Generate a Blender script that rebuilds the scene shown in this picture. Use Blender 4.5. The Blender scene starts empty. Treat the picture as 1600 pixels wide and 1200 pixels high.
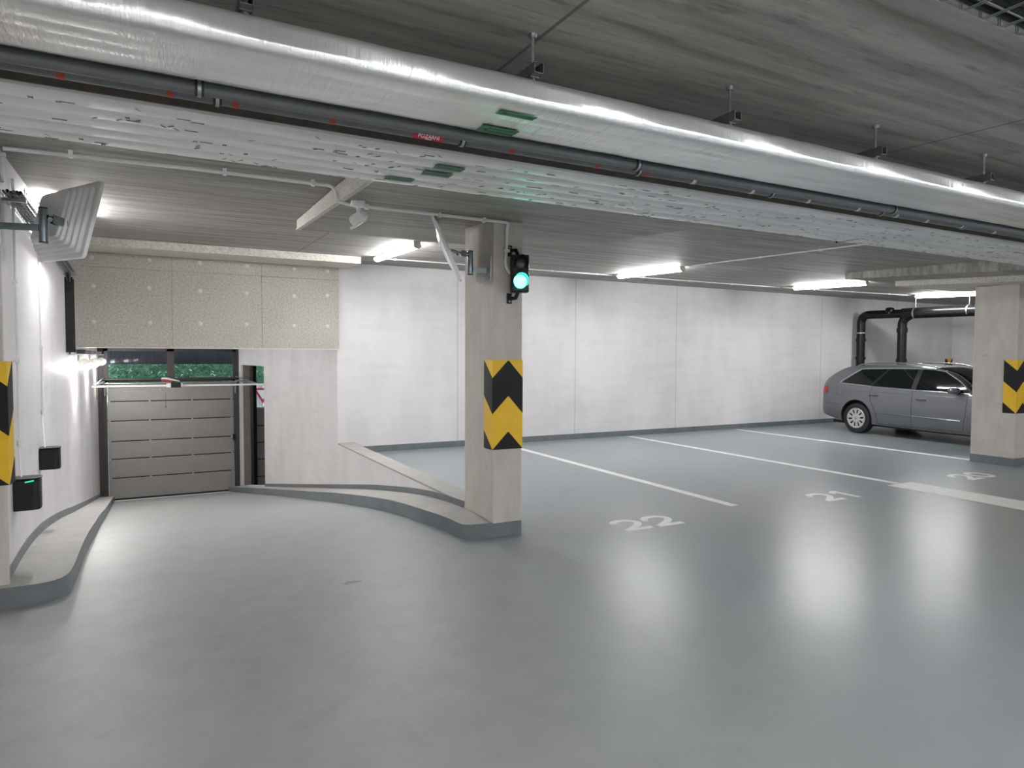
import bpy, bmesh, math, random
from mathutils import Vector, Matrix, Euler
random.seed(7)
PI = math.pi
C = bpy.context.scene.collection
SC = bpy.context.scene

# ------------------------------------------------------------------ materials
def nodes(name):
    m = bpy.data.materials.new(name); m.use_nodes = True
    nt = m.node_tree; b = nt.nodes['Principled BSDF']
    return m, nt, b
def N(nt, typ, **kw):
    n = nt.nodes.new(typ)
    for k, v in kw.items():
        if k in n.inputs.keys(): n.inputs[k].default_value = v
        else: setattr(n, k, v)
    return n
def coords(nt, scale=(1, 1, 1)):
    g = N(nt, 'ShaderNodeNewGeometry'); mp = N(nt, 'ShaderNodeMapping'); mp.inputs['Scale'].default_value = scale
    t = N(nt, 'ShaderNodeTexCoord')
    nt.links.new(t.outputs['Object'], mp.inputs['Vector'])
    return mp.outputs['Vector']
def noise(nt, scale=(1, 1, 1), s=5, detail=6, rough=.6):
    n = N(nt, 'ShaderNodeTexNoise'); n.inputs['Scale'].default_value = s; n.inputs['Detail'].default_value = detail
    n.inputs['Roughness'].default_value = rough
    nt.links.new(coords(nt, scale), n.inputs['Vector'])
    return n.outputs['Fac']
def ramp(nt, fac, stops):
    r = N(nt, 'ShaderNodeValToRGB'); e = r.color_ramp.elements
    while len(e) < len(stops): e.new(.5)
    for i, (p, c) in enumerate(stops):
        e[i].position = p; e[i].color = (c[0], c[1], c[2], 1) if not isinstance(c, (int, float)) else (c, c, c, 1)
    nt.links.new(fac, r.inputs['Fac'])
    return r.outputs['Color']
def mixc(nt, a, b, fac=.5, mode='MIX'):
    m = N(nt, 'ShaderNodeMix', data_type='RGBA', blend_type=mode)
    for sock, v in ((m.inputs[6], a), (m.inputs[7], b), (m.inputs[0], fac)):
        if isinstance(v, (int, float)): sock.default_value = v
        elif isinstance(v, tuple): sock.default_value = (*v, 1)
        else: nt.links.new(v, sock)
    return m.outputs[2]
def mth(nt, op, a, b=0.0, c=0.0):
    m = N(nt, 'ShaderNodeMath', operation=op)
    for i, v in enumerate((a, b, c)):
        if isinstance(v, (int, float)): m.inputs[i].default_value = v
        else: nt.links.new(v, m.inputs[i])
    return m.outputs[0]
def bump(nt, b, h, strength=.3, dist=.01):
    n = N(nt, 'ShaderNodeBump'); n.inputs['Strength'].default_value = strength; n.inputs['Distance'].default_value = dist
    nt.links.new(h, n.inputs['Height']); nt.links.new(n.outputs['Normal'], b.inputs['Normal'])
def plain(name, col, rough=.5, metal=0, var=.08, s=12, coat=0, spec=None):
    m, nt, b = nodes(name)
    n = noise(nt, (1, 1, 1), s, 4)
    lo = tuple(c * (1 - var) for c in col); hi = tuple(min(1, c * (1 + var)) for c in col)
    nt.links.new(ramp(nt, n, [(.3, lo), (.7, hi)]), b.inputs['Base Color'])
    b.inputs['Roughness'].default_value = rough; b.inputs['Metallic'].default_value = metal
    b.inputs['Coat Weight'].default_value = coat
    if spec is not None: b.inputs['Specular IOR Level'].default_value = spec
    return m
def emis(name, col, strength):
    m, nt, b = nodes(name)
    b.inputs['Base Color'].default_value = (*[min(.9, c) for c in col], 1)
    b.inputs['Emission Color'].default_value = (*col, 1); b.inputs['Emission Strength'].default_value = strength
    b.inputs['Roughness'].default_value = .4
    return m

def mat_ceiling(name, joints=()):
    m, nt, b = nodes(name)
    streak = noise(nt, (.55, 9, 3), 1.6, 8, .65)
    plank = noise(nt, (.15, 7, 1), 1.2, 2, .5)
    blot = noise(nt, (1.2, 5, 1), 3.2, 6, .7)
    c = ramp(nt, streak, [(.3, (.19, .178, .16)), (.5, (.34, .323, .297)), (.72, (.47, .45, .415))])
    c = mixc(nt, c, ramp(nt, plank, [(.35, .74), (.65, 1.0)]), .8, 'MULTIPLY')
    c = mixc(nt, c, ramp(nt, blot, [(.32, .42), (.45, 1.0)]), .65, 'MULTIPLY')
    if joints:
        t = N(nt, 'ShaderNodeTexCoord'); sp = N(nt, 'ShaderNodeSeparateXYZ'); nt.links.new(t.outputs['Object'], sp.inputs[0])
        tot = None
        for x, y0, y1 in joints:
            d = mth(nt, 'ABSOLUTE', mth(nt, 'SUBTRACT', sp.outputs['X'], x))
            l = mth(nt, 'LESS_THAN', d, .008)
            l = mth(nt, 'MULTIPLY', l, mth(nt, 'GREATER_THAN', sp.outputs['Y'], y0))
            l = mth(nt, 'MULTIPLY', l, mth(nt, 'LESS_THAN', sp.outputs['Y'], y1))
            tot = l if tot is None else mth(nt, 'MAXIMUM', tot, l)
        c = mixc(nt, c, (.06, .057, .05), mth(nt, 'MULTIPLY', tot, .7))
    nt.links.new(c, b.inputs['Base Color'])
    b.inputs['Roughness'].default_value = .62
    bump(nt, b, streak, .35, .02)
    return m
def mat_concrete(name, base, vert=True):
    m, nt, b = nodes(name)
    a = noise(nt, (1.6, 1.6, .6) if vert else (1, 1, 1), 4, 8, .65)
    sp = noise(nt, (1, 1, 1), 9, 5, .7)
    c = ramp(nt, a, [(.3, tuple(x * .86 for x in base)), (.7, tuple(min(1, x * 1.07) for x in base))])
    c = mixc(nt, c, ramp(nt, sp, [(.28, .55), (.38, 1.0)]), .6, 'MULTIPLY')
    nt.links.new(c, b.inputs['Base Color']); b.inputs['Roughness'].default_value = .75
    bump(nt, b, sp, .25, .01)
    return m
def mat_whitewall(name, joints=()):
    m, nt, b = nodes(name)
    a = noise(nt, (.6, .6, .25), 2.2, 6, .6)
    f = noise(nt, (.5, .5, 3), 2.5, 5, .6)
    c = ramp(nt, a, [(.3, (.66, .64, .642)), (.65, (.77, .745, .748))])
    c = mixc(nt, c, ramp(nt, f, [(.25, .86), (.5, 1.0)]), .6, 'MULTIPLY')
    if joints:
        t = N(nt, 'ShaderNodeTexCoord'); sp = N(nt, 'ShaderNodeSeparateXYZ'); nt.links.new(t.outputs['Object'], sp.inputs[0])
        tot = None
        for x in joints:
            l = mth(nt, 'LESS_THAN', mth(nt, 'ABSOLUTE', mth(nt, 'SUBTRACT', sp.outputs['X'], x)), .009)
            tot = l if tot is None else mth(nt, 'MAXIMUM', tot, l)
        c = mixc(nt, c, (.40, .395, .39), mth(nt, 'MULTIPLY', tot, .6))
    nt.links.new(c, b.inputs['Base Color']); b.inputs['Roughness'].default_value = .55
    bump(nt, b, f, .12, .01)
    return m
def mat_floor(name):
    m, nt, b = nodes(name)
    big = noise(nt, (.5, .5, 1), 1.1, 5, .6)
    sc = noise(nt, (1, 1, 1), 4.5, 8, .7)
    fine = noise(nt, (1, 1, 1), 55, 3, .6)
    c = ramp(nt, big, [(.3, (.275, .305, .322)), (.7, (.325, .354, .370))])
    t = N(nt, 'ShaderNodeTexCoord'); sp = N(nt, 'ShaderNodeSeparateXYZ'); nt.links.new(t.outputs['Object'], sp.inputs[0])
    # the drive lane towards the ramp: worn, greyer coating
    soft = noise(nt, (.35, .35, 1), 1.0, 2, .4)
    lane = mth(nt, 'MULTIPLY_ADD', sp.outputs['X'], -.36, 1.30)
    cl = N(nt, 'ShaderNodeClamp'); nt.links.new(mth(nt, 'ADD', lane, mth(nt, 'MULTIPLY_ADD', soft, .5, -.25)), cl.inputs[0])
    lanef = cl.outputs[0]
    worn = ramp(nt, sc, [(.3, (.31, .316, .308)), (.7, (.375, .38, .371))])
    c = mixc(nt, c, worn, mth(nt, 'MULTIPLY', lanef, .9))
    c = mixc(nt, c, ramp(nt, sc, [(.25, .9), (.5, 1.0)]), .4, 'MULTIPLY')
    # one dark scuff on the lane
    dx = mth(nt, 'DIVIDE', mth(nt, 'SUBTRACT', sp.outputs['X'], 1.09), .09)
    dy = mth(nt, 'DIVIDE', mth(nt, 'SUBTRACT', sp.outputs['Y'], 4.51), .045)
    rr = mth(nt, 'SQRT', mth(nt, 'ADD', mth(nt, 'MULTIPLY', dx, dx), mth(nt, 'MULTIPLY', dy, dy)))
    spot = mth(nt, 'LESS_THAN', mth(nt, 'ADD', rr, mth(nt, 'MULTIPLY', noise(nt, (1, 1, 1), 22, 6, .7), 2.4)), 1.9)
    c = mixc(nt, c, (.13, .125, .115), mth(nt, 'MULTIPLY', spot, .6))
    nt.links.new(c, b.inputs['Base Color'])
    rg = ramp(nt, sc, [(.3, .282), (.7, .315)])
    rg2 = mixc(nt, rg, (.55, .55, .55), mth(nt, 'MULTIPLY', lanef, .7))
    nt.links.new(rg2, b.inputs['Roughness'])
    b.inputs['Specular IOR Level'].default_value = .6
    brush = noise(nt, (4, 14, 1), 1.6, 5, .6)
    bump(nt, b, mixc(nt, mixc(nt, fine, sc, .4), brush, .5), .16, .006)
    return m
def mat_foil(name, base=.78, rough=.3, ring=True):
    m, nt, b = nodes(name)
    w = noise(nt, (9, 1.5, 1.5) if ring else (2.5, 1, 1), 3, 6, .6)
    big = noise(nt, (.8, 6, 6), 1.5, 4, .5)
    nt.links.new(ramp(nt, big, [(.3, base * .86), (.7, min(1, base * 1.08))]), b.inputs['Base Color'])
    b.inputs['Metallic'].default_value = .82; b.inputs['Roughness'].default_value = rough
    bump(nt, b, mixc(nt, w, big, .35), .75, .016)
    return m
def mat_speckle(name, base):
    m, nt, b = nodes(name)
    n = noise(nt, (1, 1, 1), 38, 4, .8)
    f = noise(nt, (1, 1, 1), 1.5, 4, .5)
    c = ramp(nt, n, [(.3, tuple(x * .62 for x in base)), (.52, base), (.75, tuple(min(1, x * 1.28) for x in base))])
    c = mixc(nt, c, ramp(nt, f, [(.3, .88), (.7, 1.0)]), .7, 'MULTIPLY')
    nt.links.new(c, b.inputs['Base Color']); b.inputs['Roughness'].default_value = .85
    bump(nt, b, n, .5, .01)
    return m
def mat_glass(name, tint=(.9, .95, .95)):
    m, nt, b = nodes(name)
    n = noise(nt, (1, 1, 1), 3, 2)
    nt.links.new(ramp(nt, n, [(.2, tint), (.8, tuple(min(1, t * 1.03) for t in tint))]), b.inputs['Base Color'])
    b.inputs['Transmission Weight'].default_value = 1; b.inputs['Roughness'].default_value = .02; b.inputs['IOR'].default_value = 1.1
    return m
def mat_leaf(name, base):
    m, nt, b = nodes(name)
    n = noise(nt, (1, 1, 1), 6, 3)
    nt.links.new(ramp(nt, n, [(.3, tuple(x * .5 for x in base)), (.7, tuple(x * 1.5 for x in base))]), b.inputs['Base Color'])
    b.inputs['Roughness'].default_value = .45
    return m
def mat_carpaint():
    m, nt, b = nodes('car_paint')
    n = noise(nt, (1, 1, 1), 900, 2)
    nt.links.new(ramp(nt, n, [(.3, (.135, .143, .155)), (.7, (.185, .194, .208))]), b.inputs['Base Color'])
    b.inputs['Metallic'].default_value = .55; b.inputs['Roughness'].default_value = .34
    b.inputs['Coat Weight'].default_value = .9; b.inputs['Coat Roughness'].default_value = .06
    return m

M = dict(
    ceiling=mat_ceiling('board_marked_concrete', [(1.25, -9, 3.6), (3.77, -9, 3.6), (6.3, -9, 3.6), (1.6, 6.95, 10.6)]),
    panelc=mat_ceiling('board_marked_concrete_panel'),
    column=mat_concrete('column_concrete', (.575, .535, .488)),
    kerbtop=mat_concrete('kerb_concrete', (.43, .42, .40), False),
    white=mat_whitewall('white_wall_paint'),
    whiteback=mat_whitewall('white_wall_paint_jointed', (4.45, 6.9, 9.42, 13.98, 16.95, 17.35)),
    floor=mat_floor('grey_floor_coating'),
    skirt=plain('dark_grey_base_paint', (.155, .172, .185), .45, 0, .15, 5),
    foil=mat_foil('pipe_foil', .90, .29),
    foilp=mat_foil('printed_foil_lagging', .90, .5, False),
    wool=plain('brown_lagging_edge', (.085, .072, .06), .9, 0, .2),
    board=mat_speckle('wood_wool_board', (.50, .475, .42)),
    boardlight=mat_speckle('pale_insulation_board', (.66, .63, .56)),
    galv=plain('galvanised_steel', (.42, .44, .45), .38, .9, .15, 20),
    dgalv=plain('dull_steel', (.20, .205, .21), .45, .8, .15, 20),
    chrome=plain('chrome_steel', (.30, .36, .38), .18, 1, .05),
    black=plain('black_plastic', (.011, .012, .013), .4, 0, .08, 12, 0, .3),
    blackrough=plain('black_rubber', (.022, .022, .023), .75, 0, .15, 30),
    pipegrey=plain('dark_grey_pipe', (.11, .115, .12), .42, 0, .12, 8),
    blackpipe=plain('black_drain_pipe', (.007, .0075, .008), .25, 0, .08, 12, 0, .3),
    whitepl=plain('white_plastic', (.86, .86, .85), .4, 0, .03),
    conduit=plain('pale_conduit', (.84, .84, .83), .4, 0, .04),
    paint=plain('white_floor_paint', (.86, .85, .82), .5, 0, .07, 9),
    yellow=plain('signal_yellow_foam', (.86, .52, .008), .5, 0, .06, 9),
    guardblack=plain('signal_black_foam', (.012, .012, .014), .55, 0, .08, 12, 0, .25),
    green=plain('green_tape', (.018, .15, .075), .45, 0, .15, 6),
    greend=plain('dark_tape_ink', (.008, .03, .02), .5),
    red=plain('red_label', (.42, .018, .03), .4),
    redtape=plain('red_tape', (.30, .035, .018), .5),
    whitetape=plain('white_tape', (.62, .62, .60), .5),
    ink=plain('grey_ink', (.21, .21, .20), .6),
    doorgrey=plain('grey_door_panel', (.32, .31, .295), .5, 0, .05, 3),
    doordark=plain('dark_door_steel', (.05, .05, .055), .45),
    brownsteel=plain('brown_grey_frame', (.05, .043, .042), .5),
    gasket=plain('rubber_seam', (.02, .02, .02), .7),
    fascia=plain('dark_purple_grey_cladding', (.016, .015, .022), .6),
    post=plain('taupe_post', (.22, .195, .175), .6, 0, .12, 3),
    glass=mat_glass('clear_glass'),
    signred=plain('sign_red', (.55, .03, .05), .4),
    signwhite=plain('sign_white', (.8, .8, .82), .4),
    paintcar=mat_carpaint(),
    carglass=plain('tinted_car_glass', (.005, .007, .007), .03, 0, .05, 3, 0, .45),
    trim=plain('silver_trim', (.62, .63, .64), .25, .9, .05),
    alloy=plain('silver_alloy', (.58, .58, .57), .35, .6, .05),
    tyre=plain('tyre_rubber', (.014, .014, .015), .7),
    tail=plain('red_tail_lamp', (.45, .012, .02), .15, 0, .1, 30, .5),
    headl=plain('clear_lamp_lens', (.55, .57, .58), .1, .3, .1),
    lamp=emis('lamp_diffuser', (.985, .99, 1.0), 26),
    spot=emis('spot_lens', (1, .975, .95), 95),
    greenlight=emis('green_signal', (.03, 1.0, .62), 5),
    deadlens=plain('dark_signal_lens', (.04, .04, .042), .25),
    greenreflect=emis('green_reflection_glow', (.03, .55, .25), .3),  # faint glow imitating a reflection on the reader, not a lamp
    cream=plain('cream_fitting', (.62, .60, .55), .5),
    redcover=plain('dark_red_cover', (.22, .03, .035), .45),
    earth=plain('outside_paving', (.2, .19, .17), .9),
    yellcable=plain('ochre_cable', (.22, .15, .03), .5),
    mirror=plain('mirror_face', (.85, .87, .88), .05, 1, .02),
)
LEAF = [mat_leaf('leaf_green', (.022, .075, .035)), mat_leaf('leaf_blue_green', (.022, .07, .058)), mat_leaf('leaf_light', (.06, .12, .055))]

# ------------------------------------------------------------------ mesh builder
class MB:
    def __init__(s): s.v = []; s.f = []; s.mi = []
    def add(s, vs, fs, mi=0):
        o = len(s.v); s.v += [Vector(v) for v in vs]
        for f in fs: s.f.append([i + o for i in f]); s.mi.append(mi)
        return s
    def box(s, a, b, mi=0, M4=None):
        x0, y0, z0 = a; x1, y1, z1 = b
        vs = [(x, y, z) for z in (z0, z1) for (x, y) in ((x0, y0), (x1, y0), (x1, y1), (x0, y1))]
        if M4: vs = [M4 @ Vector(v) for v in vs]
        return s.add(vs, [(3, 2, 1, 0), (4, 5, 6, 7), (0, 1, 5, 4), (1, 2, 6, 5), (2, 3, 7, 6), (3, 0, 4, 7)], mi)
    def prism(s, poly, z0, z1, mi=0):
        """poly: xy list (ccw); z0/z1 numbers or functions of (x,y)"""
        n = len(poly); a = z0 if callable(z0) else (lambda x, y: z0); b = z1 if callable(z1) else (lambda x, y: z1)
        vs = [(x, y, a(x, y)) for x, y in poly] + [(x, y, b(x, y)) for x, y in poly]
        fs = [tuple(range(n - 1, -1, -1)), tuple(range(n, 2 * n))] + [(i, (i + 1) % n, n + (i + 1) % n, n + i) for i in range(n)]
        return s.add(vs, fs, mi)
    def extr(s, pts, vec, mi=0):
        n = len(pts); vec = Vector(vec); vs = [Vector(p) for p in pts] + [Vector(p) + vec for p in pts]
        fs = [tuple(range(n - 1, -1, -1)), tuple(range(n, 2 * n))] + [(i, (i + 1) % n, n + (i + 1) % n, n + i) for i in range(n)]
        return s.add(vs, fs, mi)
    def tube(s, pts, r, n=10, mi=0, cap=True, ry=None):
        pts = [Vector(p) for p in pts]; rings = []
        up = None
        for i, p in enumerate(pts):
            d = ((pts[min(i + 1, len(pts) - 1)] - p).normalized() + (p - pts[max(i - 1, 0)]).normalized())
            if d.length < 1e-6: d = pts[-1] - pts[0]
            d.normalize()
            if up is None:
                up = Vector((0, 0, 1)) if abs(d.z) < .9 else Vector((0, 1, 0))
            a = d.cross(up).normalized(); bb = a.cross(d).normalized(); up = bb
            rr = r[i] if isinstance(r, (list, tuple)) else r
            rings.append([p + a * math.cos(2 * PI * k / n) * rr + bb * math.sin(2 * PI * k / n) * (ry or rr) for k in range(n)])
        vs = [v for rg in rings for v in rg]; fs = []
        for i in range(len(pts) - 1):
            for k in range(n):
                fs.append((i * n + k, i * n + (k + 1) % n, (i + 1) * n + (k + 1) % n, (i + 1) * n + k))
        if cap:
            fs.append(tuple(range(n - 1, -1, -1))); fs.append(tuple((len(pts) - 1) * n + k for k in range(n)))
        return s.add(vs, fs, mi)
    def lathe(s, prof, M4=None, n=24, mi=0):
        """profile (r, h) revolved about local z"""
        vs = []; fs = []
        for r, h in prof:
            for k in range(n):
                v = Vector((r * math.cos(2 * PI * k / n), r * math.sin(2 * PI * k / n), h)); vs.append(M4 @ v if M4 else v)
        for i in range(len(prof) - 1):
            for k in range(n):
                fs.append((i * n + k, i * n + (k + 1) % n, (i + 1) * n + (k + 1) % n, (i + 1) * n + k))
        fs.append(tuple(range(n - 1, -1, -1))); fs.append(tuple((len(prof) - 1) * n + k for k in range(n)))
        return s.add(vs, fs, mi)
    def ribbon(s, pts, w, z0, z1, mi=0):
        """flat stroke in the xy plane with a thickness"""
        L = []; R = []
        for i, p in enumerate(pts):
            p = Vector((p[0], p[1], 0)); a = Vector((*pts[max(i - 1, 0)][:2], 0)); b = Vector((*pts[min(i + 1, len(pts) - 1)][:2], 0))
            d = (b - a).normalized(); nn = Vector((-d.y, d.x, 0)) * w / 2
            L.append(p + nn); R.append(p - nn)
        n = len(pts); vs = [(v.x, v.y, z) for z in (z0, z1) for v in L + R]; fs = []
        for i in range(n - 1):
            fs += [(2 * n + i, 3 * n + i, 3 * n + i + 1, 2 * n + i + 1), (i, i + 1, n + i + 1, n + i), (i, 2 * n + i, 2 * n + i + 1, i + 1), (n + i, n + i + 1, 3 * n + i + 1, 3 * n + i)]
        fs += [(0, n, 3 * n, 2 * n), (n - 1, 3 * n - 1, 4 * n - 1, 2 * n - 1)]
        s.add(vs, [tuple(reversed(f)) for f in fs], mi); return s
    def mesh(s, name, off=None):
        me = bpy.data.meshes.new(name)
        o = Vector(off) if off is not None else Vector((0, 0, 0))
        me.from_pydata([v - o for v in s.v], [], s.f)
        for p, i in zip(me.polygons, s.mi): p.material_index = i
        bm = bmesh.new(); bm.from_mesh(me); bmesh.ops.recalc_face_normals(bm, faces=bm.faces); bm.to_mesh(me); bm.free()
        return me

def finish(o, smooth=None, bevel=0):
    if smooth:
        o.data.shade_smooth(); o.data.set_sharp_from_angle(angle=math.radians(smooth))
    if bevel:
        md = o.modifiers.new('edge', 'BEVEL'); md.width = bevel; md.segments = 2; md.limit_method = 'ANGLE'
def obj(name, mb, mat, parent=None, smooth=None, bevel=0, world=True):
    """one mesh object; world coordinates are made local to an unrotated parent"""
    off = None
    if parent is not None and world:
        off = parent.location.copy()
        q = parent.parent
        while q is not None: off += q.location; q = q.parent
    me = mb.mesh(name, off) if isinstance(mb, MB) else mb
    o = bpy.data.objects.new(name, me); C.objects.link(o)
    for m in (mat if isinstance(mat, (list, tuple)) else [mat]): me.materials.append(m)
    if parent is not None: o.parent = parent
    finish(o, smooth, bevel)
    return o
def tag(o, label, cat, group=None):
    o['label'] = label; o['category'] = cat
    if group: o['group'] = group
    return o
def thing(name, label, cat, loc=(0, 0, 0), rz=0, group=None):
    o = bpy.data.objects.new(name, None); C.objects.link(o); o.empty_display_size = .1
    o.location = loc; o.rotation_euler = (0, 0, rz)
    return tag(o, label, cat, group)
def struct(name, mb, mat, label=None, smooth=None, bevel=0):
    o = obj(name, mb, mat, None, smooth, bevel); o['kind'] = 'structure'
    if label: o['label'] = label
    return o
def dup(root, loc, label=None, name=None):
    r = root.copy(); C.objects.link(r); r.location = loc
    if label: r['label'] = label
    for ch in list(root.children):
        c = ch.copy(); C.objects.link(c); c.parent = r
        for g in list(ch.children):
            d = g.copy(); C.objects.link(d); d.parent = c
    return r
def arc(c, r, a0, a1, n, plane='xy'):
    out = []
    for i in range(n + 1):
        a = a0 + (a1 - a0) * i / n; x, y = r * math.cos(a), r * math.sin(a)
        out.append({'xy': (c[0] + x, c[1] + y, c[2]), 'xz': (c[0] + x, c[1], c[2] + y), 'yz': (c[0], c[1] + x, c[2] + y)}[plane])
    return out
def fillet(pts, r, n=5):
    pts = [Vector(p) for p in pts]; out = [pts[0]]
    for i in range(1, len(pts) - 1):
        a = (pts[i - 1] - pts[i]); b = (pts[i + 1] - pts[i]); d = min(r, a.length * .45, b.length * .45)
        p, q = pts[i] + a.normalized() * d, pts[i] + b.normalized() * d
        for k in range(n + 1):
            t = k / n; out.append(p * (1 - t) ** 2 + pts[i] * 2 * t * (1 - t) + q * t * t)
    out.append(pts[-1]); return out
def lerp(tab, x):
    if x <= tab[0][0]: return tab[0][1]
    for (a, b), (c, d) in zip(tab, tab[1:]):
        if x <= c: return b + (d - b) * (x - a) / (c - a)
    return tab[-1][1]
def smooth_tab(tab, x):
    """catmull-rom through the table"""
    n = len(tab)
    if x <= tab[0][0]: return tab[0][1]
    if x >= tab[-1][0]: return tab[-1][1]
    for i in range(n - 1):
        if tab[i][0] <= x <= tab[i + 1][0]:
            x0, y0 = tab[i]; x1, y1 = tab[i + 1]; h = x1 - x0; t = (x - x0) / h
            m0 = (y1 - tab[i - 1][1]) / (x1 - tab[i - 1][0]) if i > 0 else (y1 - y0) / h
            m1 = (tab[i + 2][1] - y0) / (tab[i + 2][0] - x0) if i < n - 2 else (y1 - y0) / h
            return (2 * t ** 3 - 3 * t ** 2 + 1) * y0 + (t ** 3 - 2 * t ** 2 + t) * h * m0 + (-2 * t ** 3 + 3 * t ** 2) * y1 + (t ** 3 - t ** 2) * h * m1
def text_mesh(s, size):
    cu = bpy.data.curves.new('lettering', 'FONT'); cu.body = s; cu.size = size; cu.align_x = 'CENTER'; cu.align_y = 'CENTER'; cu.extrude = .0006
    o = bpy.data.objects.new('lettering', cu); C.objects.link(o)
    dg = bpy.context.evaluated_depsgraph_get(); me = bpy.data.meshes.new_from_object(o.evaluated_get(dg))
    bpy.data.objects.remove(o); me.materials.clear()
    return me

# ------------------------------------------------------------------ camera
cam = bpy.data.cameras.new('camera'); co = bpy.data.objects.new('camera', cam); C.objects.link(co)
yaw, pitch, roll = .4807, .0412, .0040
f = Vector((math.sin(yaw) * math.cos(pitch), math.cos(yaw) * math.cos(pitch), -math.sin(pitch)))
rt = Vector((math.cos(yaw), -math.sin(yaw), 0)); up = rt.cross(f)
r2 = rt * math.cos(roll) + up * math.sin(roll); u2 = -rt * math.sin(roll) + up * math.cos(roll)
Rm = Matrix((r2, u2, -f)).transposed()
co.matrix_world = Matrix.Translation((0, 0, 1.58)) @ Rm.to_4x4()
cam.sensor_width = 36; cam.lens = 1020 / 1600 * 36; cam.clip_start = .02; cam.clip_end = 200
SC.camera = co

# ------------------------------------------------------------------ the setting
ZC = lambda x, y: 2.953 + .036 * (y - 6.9)          # main ceiling
ZP = lambda x, y: 2.755 + .055 * (y - 5.1)          # drop panels round the columns
KT = [(4.9, .13), (5.72, .132), (6.45, .085), (7.19, .0), (8.757, -.238), (10.6, -.553), (18.6, -1.865), (26, -3.1)]
T = lambda y: smooth_tab(KT, y)
WL = lambda y: -.945 - .0475 * (y - 5.1)             # left ramp wall (inner face)
WR = lambda y: 2.473 - .0232 * (y - 5.72) if y < 10.6 else 2.36 - .1 * (y - 10.6)

fl = MB()
fl.prism([(-9, -10), (19.5, -10), (19.5, 5.1), (-9, 5.1)], -.25, 0)
fl.prism([(2.52, 5.1), (19.5, 5.1), (19.5, 10.7), (2.52, 10.7)], -.25, 0)
struct('floor', fl, M['floor'])
rm = MB(); ys = [5.1 + .35 * i for i in range(40)]
vs = []; fs = []
for y in ys:
    z = T(y) - .13 if y > 5.101 else -.0005
    xl, xr = WL(y) - .1, (WR(y) + .1 if y > 10.6 else 2.6)
    vs += [(xl, y, z), (xr, y, z), (xr, y, z - .2), (xl, y, z - .2)]
for i in range(len(ys) - 1):
    for k in range(4): fs.append((4 * i + k, 4 * i + (k + 1) % 4, 4 * i + 4 + (k + 1) % 4, 4 * i + 4 + k))
fs += [(0, 1, 2, 3), tuple(4 * (len(ys) - 1) + k for k in (3, 2, 1, 0))]
rm.add(vs, fs)
struct('floor_ramp', rm, M['floor'], smooth=40)

ce = MB()
ce.prism([(-9, -10), (19.8, -10), (19.8, 10.7), (-9, 10.7)], ZC, lambda x, y: ZC(x, y) + .3)
struct('ceiling', ce, M['ceiling'])
for i, (x0, x1, lab) in enumerate(((1.155, 4.08, 'thickened ceiling panel over the column with the signal'), (9.6, 12.6, 'thickened ceiling panel over the far column'))):
    p = MB(); p.prism([(x0, 3.95), (x1, 3.95), (x1, 6.87), (x0, 6.87)], ZP, lambda x, y: ZC(x, y) + .01)
    struct('ceiling_panel', p, M['panelc'], lab)
# pale board along the step of the near panel is its own strip
b = MB(); b.extr([(1.148, 3.96, ZP(0, 3.96) + .004), (1.148, 6.86, ZP(0, 6.86) + .004), (1.148, 6.86, ZC(0, 6.86) - .008), (1.148, 3.96, ZC(0, 3.96) - .008)], (-.012, 0, 0))
b.extr([(1.13, 3.96, ZP(0, 3.96) - .004), (1.13, 6.88, ZP(0, 6.88) - .004), (1.17, 6.88, ZP(0, 6.88) - .004), (1.17, 3.96, ZP(0, 3.96) - .004)], (0, 0, .012))
struct('trim_1', b, M['boardlight'], 'pale strip along the step in the ceiling')

# back wall, right wall, walls behind the camera
w = MB(); w.prism([(2.36, 10.6), (19.8, 10.6), (19.8, 10.85), (2.36, 10.85)], -.2, lambda x, y: ZC(x, y) + .05)
struct('wall_back', w, M['whiteback'])
w = MB(); w.prism([(19.5, -10), (19.75, -10), (19.75, 10.6), (19.5, 10.6)], 0, lambda x, y: ZC(x, y) + .05); struct('wall_right', w, M['white'])
w = MB(); w.prism([(-9, -10.2), (19.75, -10.2), (19.75, -10), (-9, -10)], 0, lambda x, y: ZC(x, y) + .05); struct('wall_front', w, M['white'])
w = MB(); w.prism([(-9.2, -10.2), (-9, -10.2), (-9, 5.4), (-9.2, 5.4)], 0, lambda x, y: ZC(x, y) + .05)
w.prism([(-9.2, 5.4), (-1.3, 5.4), (-1.3, 5.6), (-9.2, 5.6)], 0, lambda x, y: ZC(x, y) + .05)
struct('wall_far_left', w, M['white'])
w = MB(); yl = [5.1, 19.0]
w.prism([(WL(5.12) - .35, 5.12), (WL(5.12), 5.12), (WL(19), 19), (WL(19) - .35, 19)], -2.4, lambda x, y: min(ZC(x, y) + .02, 3.2)); struct('wall_left', w, M['white'])
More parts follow.
